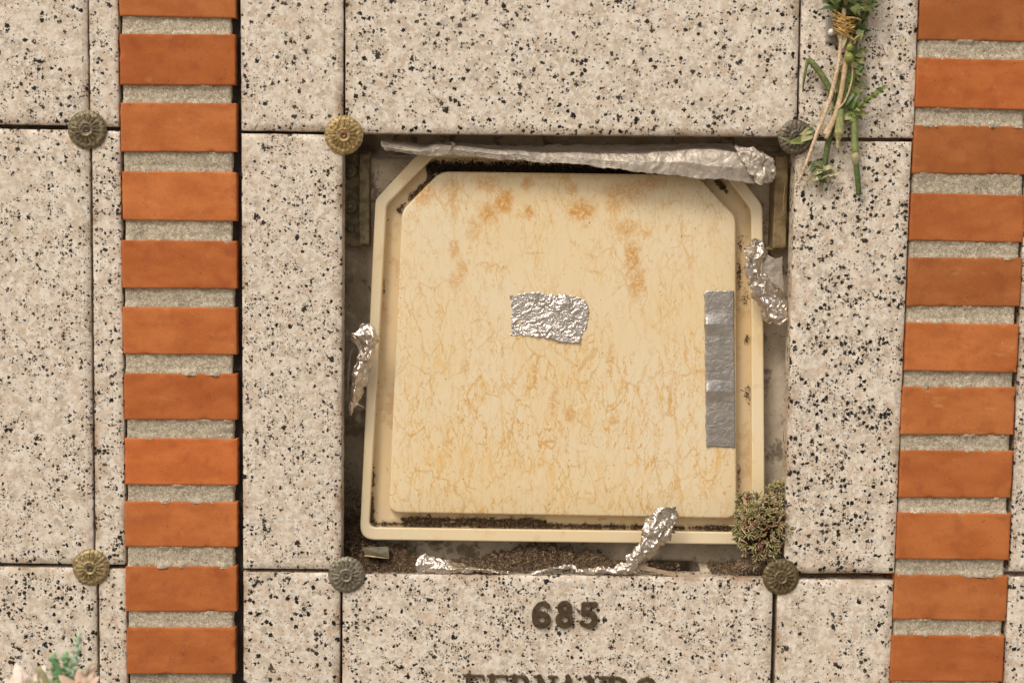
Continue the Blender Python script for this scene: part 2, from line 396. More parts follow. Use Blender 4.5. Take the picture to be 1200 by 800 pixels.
# uneven cement face inside the hole
g = []
nx, nzn = 130, 150
x0, x1 = P(402, 400).x - .03, P(925, 400).x + .03; z0, z1 = zt - .02, P(600, 150).z + .03
for j in range(nzn + 1):
    for i in range(nx + 1):
        x = lerp(x0, x1, i / nx); z = lerp(z0, z1, j / nzn); q = (x, 0, z)
        cv = max(0, min(1, (z - P(600, 184).z) / .003)); cv = max(cv, 1 if (P(766, 668).x < x < P(824, 668).x and z < zt + .0028) else 0); g.append((x, .0545 + .055 * cv + nz(q, 25) * .0022 + nz(q, 120, 3) * .0009, z))
m.add(g, [(j * (nx + 1) + i, j * (nx + 1) + i + 1, (j + 1) * (nx + 1) + i + 1, (j + 1) * (nx + 1) + i) for j in range(nzn) for i in range(nx)], (1, 1, 1), True)
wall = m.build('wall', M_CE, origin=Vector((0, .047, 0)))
tag(wall, 'rough grey brown cement wall behind the stone slabs, bare inside the open niche', 'wall')
# bed of mortar under the hole, with one open slot
m = MB(); a = P(764, 668).x; b = P(826, 668).x
def ledge(xa, xb, seed):
    n = max(4, int((xb - xa) / .004)); V = []
    for i in range(n + 1):
        x = lerp(xa, xb, i / n)
        for (y, z) in ((.0265, zt - .02), (.0265 + nz((x, 0, 0), 200, seed) * .001, zt - .0015), (.034, zt + .0006 + nz((x, 1, 0), 150, seed) * .0014), (.0545, zt + .003 + nz((x, 2, 0), 90, seed) * .002)):
            V.append((x, y, z))
    m.add(V, [(i * 4 + k, i * 4 + 4 + k, i * 4 + 5 + k, i * 4 + 1 + k) for i in range(n) for k in range(3)] + [(0, 1, 2, 3), tuple(n * 4 + k for k in (3, 2, 1, 0))], (1, 1, 1), False)
ledge(x0 + .02, a, 1); ledge(b, x1 - .02, 2)
m.build('mortar_ledge', M_CE, wall)

# ------------------------------------------------------------------ granite slabs
def slab(q, label, seed, yb=.024, dy=0):
    m = MB(); W = abs(q[1][0] - q[0][0]); H = abs(q[0][1] - q[3][1])
    stone(m, q, dy, yb, .0009, max(6, int(W / .008)), max(6, int(H / .008)), rough=.0002, edge=.00035, es=140, chips=.0012, seed=seed, grime=True)
    o = m.build('granite_panel', M_GR); return tag(o, label, 'stone panel', 'speckled granite slabs facing the wall')
S = XZ
H_ = .435
def up_(p, q, dz=H_):  # extend a bottom corner upwards following the direction to point q (px)
    a = S(*p); b = S(*q); k = (a[1] + dz - a[1]) / (b[1] - a[1]) if abs(b[1] - a[1]) > 1e-4 else 0
    return (a[0] + (b[0] - a[0]) * k * .5, a[1] + dz)
def rowA(bl, br, tl, tr): return [up_(bl, tl), up_(br, tr), S(*br), S(*bl)]
def rowC(tl, tr, bl, br):
    a = S(*tl); b = S(*tr); return [a, b, (S(*br)[0], b[1] - H_), (S(*bl)[0], a[1] - H_)]
xl = S(104, 147)[0] - .448
A1b = S(103.8, 147.3)
slab([(xl, A1b[1] + H_), (S(103.2, 0)[0], A1b[1] + H_), A1b, (xl, A1b[1] + .001)], 'wide granite slab cut off by the top left corner of the photo', 1)
slab(rowA((105.6, 148.2), (139.6, 148.8), (104.8, 0), (138.6, 0)), 'narrow granite strip left of the left brick pilaster, top row', 2)
slab(rowA((283, 153.0), (402, 154.6), (281.3, 0), (402, 0)), 'granite slab right of the left brick pilaster, top row above the golden rosette', 3)
slab(rowA((404.8, 156.0), (933.2, 160.2), (404.6, 0), (935.6, 0)), 'wide granite slab directly above the open niche', 4)
slab(rowA((935.8, 160.6), (1070.6, 161.8), (938.2, 0), (1075.6, 0)), 'granite slab behind the hanging bouquet, top row', 5)
B1 = S(104.8, 152.6); B1b = S(109.6, 661)
slab([(xl, B1[1]), B1, B1b, (xl, B1b[1] + .0005)], 'wide granite slab at the left edge, middle row between two rosettes', 6)
slab([S(107.6, 153.2), S(140.6, 153.8), S(147.4, 661.6), S(112, 661.2)], 'narrow granite strip left of the left brick pilaster, middle row', 7)
slab([S(283, 156.6), S(401.6, 158), S(399.6, 667), S(285, 665.8)], 'tall granite slab between the left brick pilaster and the open niche', 8)
slab([S(933, 165), S(1068.6, 166.5), S(1048.2, 671.4), S(918.6, 671.6)], 'tall granite slab between the open niche and the right brick pilaster', 9)
C1 = S(112.6, 665.6)
slab([(xl, C1[1]), C1, (S(113.6, 800)[0], C1[1] - H_), (xl, C1[1] - H_)], 'wide granite slab behind the pale succulents, bottom left', 10)
slab(rowC((115.6, 666), (147.6, 666.8), (115.6, 800), (148.6, 800)), 'narrow granite strip left of the left brick pilaster, bottom row', 11)
slab(rowC((285.2, 670), (398.4, 671.6), (284.8, 800), (398, 800)), 'granite slab right of the left brick pilaster, bottom row', 12)
slab(rowC((401.6, 672.4), (906.2, 677), (401.2, 800), (905.2, 800)), 'wide granite slab carrying the bronze number and name below the niche', 13)
slab(rowC((911.6, 678.6), (1047.8, 680.2), (910.6, 800), (1041, 800)), 'granite slab left of the right brick pilaster, bottom row', 14)
# right of the right pilaster: only slivers of the narrow strips show
r1 = S(1203.5, 168); r2 = S(1183, 669); r3 = S(1182.2, 676); r4 = S(1177, 800); wn = .029
slab([r1, (r1[0] + wn, r1[1]), (r2[0] + wn, r2[1]), r2], 'narrow granite strip right of the right brick pilaster, middle row', 15)
slab([r3, (r3[0] + wn, r3[1]), (r4[0] + wn, r3[1] - H_), (r4[0], r3[1] - H_)], 'narrow granite strip right of the right brick pilaster, bottom row', 16)

# ------------------------------------------------------------------ brick pilasters
Lb = [(20, None), (40.3, 99.8), (120.8, 177.8), (201.3, 258.5), (282, 337.7), (360, 415), (437.8, 491.7), (513.8, 567.8), (588, 640.5), (663.5, 716.3), (735.3, 788.8)]
Rb = [(47.5, None), (69.2, 127.2), (147.2, 203.9), (227.3, 282.7), (302, 358.7), (379, 435), (453.6, 509.2), (528, 583), (601.3, 655), (674, 726.5), (744.7, 798.3)]
def pilaster(bl, xlf, xrf, xc, label, seed, lx, tone=1.0, hue0=0.0, gapside=False):
    rnd = random.Random(seed); YB = -.0024
    rows = []
    z = S(xc, bl[0][0], YB)[1]; rows.append((z + .0515, z, bl[0][0] - 30))
    zz = z + .0515 + .0165
    for k in range(7): rows.insert(0, (zz + .0515, zz, -80)); zz += .068
    for (a, b) in bl[1:]: rows.append((S(xc, a, YB)[1], S(xc, b, YB)[1], (a + b) / 2))
    z = rows[-1][1] - .0165
    for k in range(4): rows.append((z, z - .0515, 830)); z -= .068
    t = empty('brick_pilaster', Vector((S(xc, 400)[0], .047, 0)))
    tag(t, label, 'brick pilaster', 'brick pilasters framing the niches')
    mb = MB(); mm = MB()
    for i, (zt_, zb_, py) in enumerate(rows):
        py = max(-20, min(820, py)); a = S(xlf(py), py, YB)[0] + rnd.uniform(-.0006, .0006); b = S(xrf(py), py, YB)[0] + rnd.uniform(-.0009, .0006)
        d = rnd.uniform(-.0007, .0007); s_ = rnd.uniform(.80, 1.10) * tone; hue = rnd.uniform(-.045, .045) + hue0; dy = rnd.uniform(-.001, .001)
        stone(mb, [(a, zt_ + d), (b, zt_ - d), (b, zb_ - d), (a, zb_ + d)], YB + dy, .047, .00035, 46, 24, rough=.00012, edge=.00038, es=170, chips=.0016,
              col=(s_ * (1 + hue * .3), s_ * (1 - hue * 1.2), s_ * (1 - hue * 2)), seed=seed + i * 3)
        if i < len(rows) - 1:
            zn = rows[i + 1][0]; gap = zb_ - zn; k_ = rnd.uniform(.9, 1.08)
            nu, nv = 70, 14; xa = a + lx[0]; xb = b - lx[1] - rnd.uniform(0, .002); V = []; C = []
            for j in range(nv + 1):
                for q in range(nu + 1):
                    u = q / nu; v = j / nv; x = lerp(xa, xb, u); zc = lerp(zb_ + .0008, zn - .0016 - .0010 * nz((x, i * 5, 0), 260, 3), v)
                    pp = (x, i, zc)
                    if u in (0, 1): x += nz(pp, 130, 5) * .0018 
                    y = YB + .0027 + nz(pp, 70, seed) * .0010 + nz(pp, 330, seed + 1) * .0007 + nz(pp, 900, seed + 1) * .0006
                    ed = min(u, 1 - u) * (xb - xa)
                    if ed < .004: y += (.004 - ed) * (.004 - ed) * 160 + (.008 if u in (0, 1) else 0)
                    # smears of mortar squeezed onto the brick edge
                    hz = (zc - (zb_ + zn) / 2) / (gap / 2)
                    sq = nz((x, i * 3, 0), 75, seed + 4)
                    ra = nz((x, i * 3, 2), 420, seed + 8)
                    if hz < -.5: y -= (max(0, sq) * .0036 + max(0, ra) * .003 + .0004) * min(1, (-hz - .5) * 3)
                    if hz > .6: y -= (max(0, nz((x, i * 3, 5), 70, seed + 6)) * .003 + max(0, ra) * .002) * min(1, (hz - .6) * 4)
                    V.append((x, y, zc)); C.append((k_, k_, k_))
            n0 = len(V); W_ = nu + 1
            Fc = [(j * W_ + q, (j + 1) * W_ + q, (j + 1) * W_ + q + 1, j * W_ + q + 1) for j in range(nv) for q in range(nu)]
            for j in range(nv + 1):
                for e in (0, nu):
                    p_ = V[j * W_ + e]; V.append((p_[0] + (.001 if e == 0 else -.001), .047, p_[2])); C.append((k_, k_, k_))
            for j in range(nv):
                Fc.append((j * W_, n0 + 2 * j, n0 + 2 * j + 2, (j + 1) * W_)); Fc.append((j * W_ + nu, (j + 1) * W_ + nu, n0 + 2 * j + 3, n0 + 2 * j + 1))
            mm.add(V, Fc, C, True)
    mb.build('brickwork', M_BR, t); mm.build('mortar', M_MO, t)
    if gapside:  # near-black strip added to stand in for the gap's shade and dirt
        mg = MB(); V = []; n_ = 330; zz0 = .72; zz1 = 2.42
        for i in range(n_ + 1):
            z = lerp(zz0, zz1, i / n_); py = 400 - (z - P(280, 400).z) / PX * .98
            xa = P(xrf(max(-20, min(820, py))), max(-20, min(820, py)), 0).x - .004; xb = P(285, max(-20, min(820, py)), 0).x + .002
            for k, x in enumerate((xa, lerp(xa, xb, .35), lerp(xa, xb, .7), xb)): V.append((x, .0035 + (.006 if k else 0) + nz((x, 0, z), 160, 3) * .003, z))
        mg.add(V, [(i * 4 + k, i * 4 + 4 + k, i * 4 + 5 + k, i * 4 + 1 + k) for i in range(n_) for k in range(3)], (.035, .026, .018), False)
        mg.build('gap_shade_strip', M_SOIL, t)
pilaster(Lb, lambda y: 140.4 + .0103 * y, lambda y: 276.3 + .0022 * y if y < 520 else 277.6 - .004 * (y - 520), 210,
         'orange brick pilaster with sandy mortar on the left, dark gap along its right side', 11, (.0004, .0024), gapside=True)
pilaster(Rb, lambda y: 1078.6 - .0440 * y, lambda y: 1211.8 - .0458 * y, 1130,
         'orange brick pilaster with grimy mortar, at the right edge beside the bouquet slab', 31, (.0004, .0006), .90, -.02)

# ------------------------------------------------------------------ rosettes
def rosette(x, y, Rpx, label, c1, c2, cs, rot, seed):
    c = P(x, y, -.0012); Rr = Rpx * PX
    t = empty('rosette', c); tag(t, label, 'rosette', 'round bronze rosettes at the slab corners')
    NT, NR = 240, 44; m = MB(); V = []; C = []
    rnd = random.Random(seed)
    for j in range(NR + 1):
        r = j / NR
        for k in range(NT):
            th = 2 * math.pi * k / NT
            # profile: hub bowl, raised ring of petals, lobed outer border
            dome = .0040 * (1 - r ** 5) + .0006 - .0012 * r
            pet = abs(math.cos((th + rot) * 8)) ; fine = abs(math.cos((th + rot) * 24))
            h = dome
            if r < .30: h -= .0016 * (1 - r / .30)
            if .28 <= r < .38: h += .0007 * math.sin((r - .28) / .1 * math.pi)
            if .34 < r < .80:
                kk = math.sin((r - .34) / .46 * math.pi); h += min(1, kk * 1.6) * (.0017 * pet ** .7 + .0011 * fine) - .0026 * min(1, kk * 1.6)
            if r >= .80:
                h += .0007 * abs(math.cos((th + rot) * 12)) ** .5 * math.sin((r - .8) / .2 * math.pi)
            h += nz((math.cos(th) * r, math.sin(th) * r, seed), 7) * .0004
            rr = r * Rr * (1 + (.022 * abs(math.cos((th + rot) * 12)) if r > .85 else 0) * (r - .85) / .15)
            V.append((c.x + math.cos(th) * rr, c.y - max(h, .0004 if r >= 1 else 0), c.z + math.sin(th) * rr))
            n = nz((math.cos(th) * r * 2, math.sin(th) * r * 2, seed * 2.0), 3) + .5
            C.append(tuple(lerp(c1[i], c2[i], max(0, min(1, n))) for i in range(3)))
    n0 = len(V)
    for k in range(NT): q = V[NR * NT + k]; V.append((q[0], c.y + .0009, q[2])); C.append(c1)
    Fc = [(j * NT + k, (j + 1) * NT + k, (j + 1) * NT + (k + 1) % NT, j * NT + (k + 1) % NT) for j in range(NR + 1) for k in range(NT)]
    m.add(V, Fc, C, True); m.build('petal_disc', M_ROSE, t)
    m = MB(); V = []; NR2 = 10; NT2 = 48
    for j in range(NR2 + 1):
        r = j / NR2
        for k in range(NT2):
            th = 2 * math.pi * k / NT2; rr = r * Rr * .235
            h = .0032 + .0012 * math.sqrt(max(0, 1 - r * r)) 
            if r < .38: h -= .0011
            V.append((c.x + math.cos(th) * rr, c.y - h, c.z + math.sin(th) * rr))
    for k in range(NT2):
        q = V[NR2 * NT2 + k]; V.append((q[0], c.y - .003, q[2]))
    m.add(V, [(j * NT2 + k, (j + 1) * NT2 + k, (j + 1) * NT2 + (k + 1) % NT2, j * NT2 + (k + 1) % NT2) for j in range(NR2 + 1) for k in range(NT2)], cs, True)
    m.build('screw', M_ROSE, t)
GOLD = ((.30, .20, .075), (.48, .36, .17)); GREY = ((.15, .125, .085), (.27, .23, .16)); DARK = ((.115, .085, .04), (.20, .15, .075))
rosette(102.3, 152, 22, 'dull brown grey rosette at the top left, between the two left slab rows', (.15, .12, .07), (.27, .215, .13), (.07, .06, .045), .1, 3)
rosette(403, 158.5, 22, 'golden rosette with rusty brown centre at the upper left corner of the niche', *GOLD, (.17, .07, .03), .3, 4)
rosette(932.5, 161, 20, 'dark rosette half covered by bouquet leaves at the upper right corner of the niche', (.12, .10, .07), (.20, .165, .12), (.07, .055, .04), .2, 5)
rosette(106.6, 664.3, 21.5, 'yellow bronze rosette with dark centre beside the bottom of the left brick pilaster', (.26, .19, .08), (.42, .33, .17), (.09, .07, .04), .15, 6)
rosette(406, 673, 21.5, 'greenish grey weathered rosette at the lower left corner of the niche', (.17, .15, .105), (.27, .24, .175), (.10, .09, .065), .05, 7)
rosette(915, 675.3, 21.5, 'dark olive brown rosette under the succulent clump', *DARK, (.10, .075, .04), .25, 8)

# ------------------------------------------------------------------ niche cover
def yc(py): return lerp(.0370, .0260, (py - 185) / 450)     # the cover leans back slightly at its top
def ring(cs, dY, grow=0.0, k=8):
    """cs: (x, y, radius_px) corners clockwise"""
    out = []; n = len(cs)
    cx = sum(c[0] for c in cs) / n; cy = sum(c[1] for c in cs) / n
    for i in range(n):
        x, y, r = cs[i]; a = Vector(cs[i - 1][:2]); b = Vector((x, y)); c = Vector(cs[(i + 1) % n][:2])
        d1 = (a - b).normalized(); d2 = (c - b).normalized(); p1 = b + d1 * r; p2 = b + d2 * r
        for j in range(k):
            t = j / (k - 1); q = (p1 * (1 - t) ** 2) + b * (2 * t * (1 - t)) + p2 * t * t
            nrm = (-(d1 + d2)).normalized(); q = q + nrm * grow * (1 if True else 0)
            out.append(P(q.x, q.y, yc(q.y) + dY))
    return out
def loft(m, rings, col=(1, 1, 1), fill=False, smooth=True):
    n = len(rings[0]); V = [p for r in rings for p in r]
    Fc = [(i * n + k, (i + 1) * n + k, (i + 1) * n + (k + 1) % n, i * n + (k + 1) % n) for i in range(len(rings) - 1) for k in range(n)]
    if fill: Fc.append(tuple((len(rings) - 1) * n + k for k in range(n)))
    m.add(V, Fc, col, smooth)
OUT = [(440, 234, 5), (489, 181, 5), (851, 184, 5), (893.5, 241, 6), (896.5, 638, 16), (421.5, 632, 18)]
INN = [(453, 240, 5), (508, 184, 5), (836, 188, 5), (880, 246, 6), (881, 623.5, 9), (432.5, 617.5, 9)]
PAN = [(471, 247, 9), (516, 201, 12), (816, 205, 12), (862, 254, 8), (863, 607, 12), (455.5, 600, 12)]
cov = empty('niche_cover', P(660, 635, .04)); tag(cov, 'cream yellow stained plastic niche cover with cut upper corners, set in the open niche', 'niche cover')
m = MB()
loft(m, [ring(OUT, .0185), ring(OUT, .0012), ring(OUT, .0003, -.8), ring(OUT, 0, -2)]); loft(m, [ring(OUT, 0, -2), ring(INN, 0, 2)]); loft(m, [ring(INN, 0, 2), ring(INN, .0005, .7), ring(INN, .0016, 0), ring(INN, .0135, -1.5)])
for k in range(len(m.sm)): m.sm[k] = False
m.build('rim', M_RIM, cov)
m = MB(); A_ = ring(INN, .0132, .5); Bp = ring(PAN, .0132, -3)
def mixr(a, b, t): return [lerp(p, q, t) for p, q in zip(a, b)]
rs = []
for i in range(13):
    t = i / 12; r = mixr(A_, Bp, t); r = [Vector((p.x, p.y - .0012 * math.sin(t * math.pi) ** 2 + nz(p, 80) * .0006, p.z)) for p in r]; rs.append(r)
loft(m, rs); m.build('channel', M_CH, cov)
m = MB(); c0 = P(660, 400, yc(400) - .0035)
rings = [ring(PAN, .0128), ring(PAN, -.0012), ring(PAN, -.0022, -.5), ring(PAN, -.0027, -1.5), ring(PAN, -.0029, -3)]
last = rings[-1]
for k in (.85, .6, .35, .12, .02):
    rings.append([Vector((lerp(c0.x, p.x, k), lerp(c0.y, p.y, k) - .0006 * (1 - k * k) , lerp(c0.z, p.z, k))) for p in last])
loft(m, rings); n_ = len(m.v); m.add([Vector((c0.x, c0.y - .0006, c0.z))] , [], (1, 1, 1)); L_ = len(last)
for k in range(L_): m.f.append([n_ - L_ + k, n_, n_ - L_ + (k + 1) % L_]); m.sm.append(True)
m.build('centre_panel', M_PA, cov)

# ------------------------------------------------------------------ foil
def foil(name, rows, nu, nv, mat, amp=.0012, sc=180, edge=.0008, seed=0, flat=False, parent=None, jit=.3, th=.00012, ridge=False):
    """rows: polylines of (px, py, Ymm); a crumpled sheet spans them"""
    ctl = []
    for r in rows:
        pts = [P(x, y, Y * .001) for (x, y, Y) in r]; sp = smoothpath(pts, 5) if len(pts) > 2 else pts
        # arc-length resample
        L = [0]
        for a, b in zip(sp, sp[1:]): L.append(L[-1] + (b - a).length)
        o = []; k = 0
        for i in range(nu + 1):
            s_ = L[-1] * i / nu
            while k < len(L) - 2 and L[k + 1] < s_: k += 1
            o.append(lerp(sp[k], sp[k + 1], (s_ - L[k]) / max(1e-9, L[k + 1] - L[k])))
        ctl.append(o)
    rnd = random.Random(seed); V = []
    creases = []
    for k in range(9):
        a_ = rnd.uniform(0, 6.28); e_ = rnd.uniform(-.5, .5); f_ = sc * (.16, .22, .3, .4, .5, .65, .8, 1.0, 1.3)[k]
        creases.append((Vector((math.cos(a_), e_, math.sin(a_))), f_, rnd.random(), (1.3, 1.2, 1.0, .8, .7, .5, .4, .32, .25)[k]))
    for j in range(nv + 1):
        t = j / nv * (len(ctl) - 1); a = min(int(t), len(ctl) - 2); ft = t - a
        for i in range(nu + 1):
            p = lerp(ctl[a][i], ctl[a + 1][i], ft)
            st = (ctl[0][min(i + 1, nu)] - ctl[0][max(0, i - 1)]).length / 2
            eg = (i in (0, nu)) or (j in (0, nv))
            p = p + Vector((rnd.uniform(-1, 1), 0, rnd.uniform(-1, 1))) * st * jit * (.4 if eg else 1)
            if eg: p = p + Vector((nz(p, 260, seed), 0, nz(p, 260, seed + 3))) * edge * 2
            pw = p + Vector((nz(p, sc * .35, seed + 11), nz(p, sc * .35, seed + 12), nz(p, sc * .35, seed + 13))) * (1.1 / sc)
            h = 0
            if ridge:
                for (f_, am, an) in ((.22, 1.6, .5), (.45, 1.1, 1.9), (.8, .8, 1.1), (1.3, .5, .3)):
                    ca, sa = math.cos(an), math.sin(an); q_ = Vector(((pw.x * ca + pw.z * sa) * 1.0, 0, (-pw.x * sa + pw.z * ca) * .45)) 
                    h += (.22 - abs(nz(q_, sc * f_, seed + int(f_ * 50)))) * am * (.5 + 1.5 * max(0, nz(p, sc * .14, seed + 2) + .3))
            for (n_, f_, ph, am) in ([] if ridge else creases):
                g_ = (pw.dot(n_) * f_ + ph) % 1.0; mod = .35 + 1.3 * max(0, nz(p, sc * .5, seed + int(ph * 90)) + .15)
                h += (abs(g_ - .5) * 2 - .5) * am * mod
            h += (abs(nz(p, sc * 1.7, seed)) - .2) * .6
            p = p + Vector((nz(p, sc * .9, seed + 5) * amp * .8, h * amp, nz(p, sc * .9, seed + 6) * amp * .8))
            V.append(p)
    m = MB(); W_ = nu + 1; Fc = []
    for j in range(nv):
        for i in range(nu):
            a = j * W_ + i; q = [a, a + W_, a + W_ + 1, a + 1]
            Fc += [(q[0], q[1], q[2]), (q[0], q[2], q[3])] if (i + j) % 2 else [(q[0], q[1], q[3]), (q[1], q[2], q[3])]
    m.add(V, Fc, (1, 1, 1), not flat)
    o = m.build(name, mat, parent)
    s_ = o.modifiers.new('thickness', 'SOLIDIFY'); s_.thickness = th; s_.offset = 0
    return o
yP = lambda y: (yc(y) - .0036) * 1000          # panel face in mm
# patch in the middle
py0 = yP(370)
f1 = foil('foil_patch', [[(598, 345.5, py0 - .8), (612, 344.5, py0 - 1.2), (630, 342, py0 - 1), (640, 345, py0 - .6), (664, 346, py0 - .8), (686, 351, py0 - 1.4)],
                         [(600, 362, py0 - .8), (640, 364, py0 - 1.2), (670, 364, py0 - 1.5), (690, 362, py0 - 1.0)],
                         [(600, 378, py0 - .9), (630, 381, py0 - 1.3), (660, 382, py0 - 2.2), (688, 380, py0 - 1.2)],
                         [(598, 393, py0 - 1.2), (622, 393.5, py0 - 2.2), (645, 397, py0 - 2.6), (663, 401.5, py0 - 3.2), (678, 401, py0 - 2.4)]],
          150, 95, M_FOIL2, amp=.00125, sc=420, edge=.0006, seed=2, jit=.3, ridge=True)
tag(f1, 'small wrinkled rectangle of silver foil stuck in the middle of the cream cover', 'foil patch', 'scraps of foil around the niche cover')
py0 = yP(430)
def tp(x, y, d): return (x, y, yP(y) - d)
f2 = foil('foil_tape', [[tp(825 + k / 14 * 2 + (.8 if k % 3 else 0), 344 if k == 0 else 342 + k * 13, .5), tp(831, 341 + k * 13, .8 + (2.4 if k in (3, 9) else 0)), tp(860 + k / 14 * 1.6, 340.5 + k * 13.1, .5)] for k in range(15)],
          30, 170, M_TAPE, amp=.00026, sc=150, edge=.0003, seed=5, jit=.15)
tag(f2, 'long grey strip of foil tape stuck upright along the right side of the cream cover', 'tape strip', 'scraps of foil around the niche cover')
# long folded tape under the upper slab
f3 = foil('folded_foil', [
    [(450, 164, 18), (496, 170, 22), (522, 167, 24), (600, 171, 30), (700, 170, 34), (780, 169, 34), (850, 168, 28), (896, 180, 16)],
    [(447, 166, 10), (490, 173, 12), (516, 169, 11), (560, 174, 11), (640, 179, 12), (740, 180, 12), (832, 175, 9), (880, 184, 7), (908, 190, 8)],
    [(446, 170, 8), (480, 177, 9), (513, 174, 8), (560, 178, 9), (640, 184, 10), (700, 187, 10), (800, 190, 6), (850, 196, 4), (906, 199, 7)],
    [(449, 174, 9), (480, 181, 10), (515, 183, 9), (560, 184, 10), (640, 191, 10), (700, 195, 10), (760, 203, 8), (812, 209, 7), (850, 210, 6), (885, 215, 7), (905, 212, 9)]],
    320, 60, M_DULL, amp=.0023, sc=56, edge=.0010, seed=9, jit=.2, ridge=True)
tag(f3, 'long folded band of dull silver foil sagging under the upper slab', 'foil band', 'scraps of foil around the niche cover')
# torn curl standing up near the left end + crumpled right end belong to the same band
foil('torn_curl', [[(530, 166, 6), (527, 175, 5), (521, 182, 5)], [(533, 168, 9), (530, 177, 8), (525, 181, 8)]], 12, 5, M_FOIL, amp=.0006, sc=200, seed=3, parent=f3)
foil('crumpled_end', [[(862, 169, 8), (880, 173, 4), (893, 180, 5)], [(866, 180, 4), (888, 183, -1), (908, 188, 3)], [(874, 196, 3), (892, 197, 0), (910, 202, 3)], [(884, 214, 5), (893, 216, 3), (906, 213, 5)]],
     50, 44, M_DULL, amp=.0038, sc=150, seed=21, parent=f3, jit=.2, ridge=True)
# left crumple
f4 = foil('crumpled_foil', [
    [(411, 394, 12), (416, 388, 6), (424, 382, 8), (430, 380, 6), (438, 384, 10), (441, 390, 14)],
    [(412, 400, 8), (418, 396, 5), (425, 392, 2), (431, 392, 6), (437, 395, 3), (442, 399, 11)],
    [(418, 404, 10), (422, 403, 12), (426, 402, 9), (431, 402, 4), (436, 404, 8), (440, 408, 15)],
    [(419, 418, 14), (422, 417, 9), (425, 416, 6), (430, 417, 10), (433, 418, 7), (436, 420, 15)],
    [(414, 438, 14), (417, 438, 7), (421, 437, 4), (425, 438, 9), (428, 440, 10), (431, 442, 16)],
    [(410, 462, 12), (412, 462, 6), (415, 461, 3), (418, 462, 8), (420, 464, 11), (423, 466, 16)],
    [(408, 480, 12), (409, 480, 8), (411, 480, 6), (413, 481, 8), (414, 481, 10), (416, 481, 14)],
    [(408, 485, 12), (409, 486, 10), (410, 487, 9), (411, 487, 10), (413, 486, 11), (415, 485, 13)]],
    50, 140, M_FOIL, amp=.0036, sc=120, edge=.0010, seed=31, jit=.2, ridge=True)
tag(f4, 'crumpled silver foil twisted down to a point in the left gap beside the cover rim', 'foil scrap', 'scraps of foil around the niche cover')
foil('foil_flap', [[(416, 405, 22), (411, 412, 24), (406, 428, 27)], [(410, 418, 26), (407, 436, 28), (405, 446, 30)], [(411, 424, 28), (408, 448, 30), (408, 470, 26)]], 16, 16, M_DULL, amp=.0016, sc=90, seed=33, parent=f4, jit=.2, ridge=True)
m = MB(); tube(m, smoothpath([P(411, 474, .010), P(418, 473.5, .008), P(426, 477, .010)], 4), [.0006] * 9, 6); m.build('foil_tip', M_FOIL, f4)
# right crumple: bright crushed fringe, flat dull flap, crushed foot
f5 = foil('crumpled_foil', [
    [(886, 279, 12), (875, 292, 10), (872, 312, 9), (876, 330, 9), (880, 343, 9), (888, 356, 10), (896, 372, 14), (899, 378, 15)],
    [(889, 279, 8), (880, 292, 4), (876, 312, 3), (880, 330, 4), (885, 343, 4), (893, 354, 5), (903, 372, 9), (908, 380, 10)],
    [(892, 282, 10), (885, 295, 8), (881, 311, 7), (885, 327, 8), (892, 340, 8), (900, 350, 5), (910, 368, 5), (915, 380, 9)],
    [(895, 288, 8), (890, 300, 4), (886, 311, 4), (890, 324, 4), (898, 337, 4), (907, 346, 9), (916, 362, 9), (921, 374, 8)],
    [(899, 293, 14), (895, 304, 12), (891, 312, 12), (896, 322, 13), (903, 332, 12), (912, 343, 14), (920, 352, 16), (922, 366, 14)]],
    160, 60, M_FOIL, amp=.0042, sc=118, edge=.0014, seed=44, jit=.2, ridge=True)
foil('foil_flap', [[(898, 297, 16), (907, 303, 16), (917, 301, 18)], [(893, 313, 15), (905, 318, 14), (917, 318, 18)], [(896, 330, 15), (908, 333, 14), (919, 342, 15)]], 40, 40, M_DULL, amp=.0012, sc=50, seed=46, parent=f5, jit=.2, ridge=True)
tag(f5, 'crushed silver foil lump pinched between the right rim of the cover and the stone', 'foil scrap', 'scraps of foil around the niche cover')
# bottom left twist
f6 = foil('crumpled_foil', [
    [(492, 650, 6), (505, 651, 8), (523, 655, 9), (545, 661, 12), (570, 665, 11), (592, 668, 9)],
    [(488, 658, 1), (502, 659, 2), (520, 662, 3), (545, 665, 3), (570, 667, 3), (595, 669.5, 3)],
    [(490, 668, -1), (505, 667, 1), (522, 666, 0), (545, 667, 0), (570, 669, 0), (597, 671, 0)],
    [(499, 671, 2), (512, 671.5, 2), (528, 672, 3), (548, 670.5, 2), (572, 671.5, 2), (597, 672.5, 2)]],
    150, 26, M_FOIL, amp=.0030, sc=150, edge=.0012, seed=51, jit=.2, ridge=True)
tag(f6, 'torn foil twist lying flat on the ledge at the lower left, thinning to the right', 'foil scrap', 'scraps of foil around the niche cover')
f7 = foil('crumpled_foil', [
    [(622, 669, 3), (652, 665, 4), (664, 663, 4), (682, 666, 4), (705, 664, 4), (725, 662, 4), (738, 648, 3), (748, 634, 2), (757, 612, 2), (770, 596, 3)],
    [(623, 670.5, 1), (652, 667, 1), (664, 665, 2), (683, 668, 2), (706, 666, 1), (729, 664, 1), (744, 650, -3), (757, 634, -5), (768, 612, -5), (779, 592, -2)],
    [(624, 671.5, 1), (652, 669, 1), (664, 667, 2), (684, 670, 1), (708, 668.5, 1), (732, 667, 0), (752, 655, -2), (770, 634, -3), (782, 612, -2), (787, 594, 0)],
    [(625, 672.5, 3), (652, 670, 3), (664, 669, 3), (685, 672, 3), (710, 671, 3), (735, 670, 3), (757, 658, 6), (781, 636, 8), (791, 616, 7), (794, 602, 8)]],
    220, 34, M_FOIL, amp=.0048, sc=120, edge=.0016, seed=61, jit=.2, ridge=True)
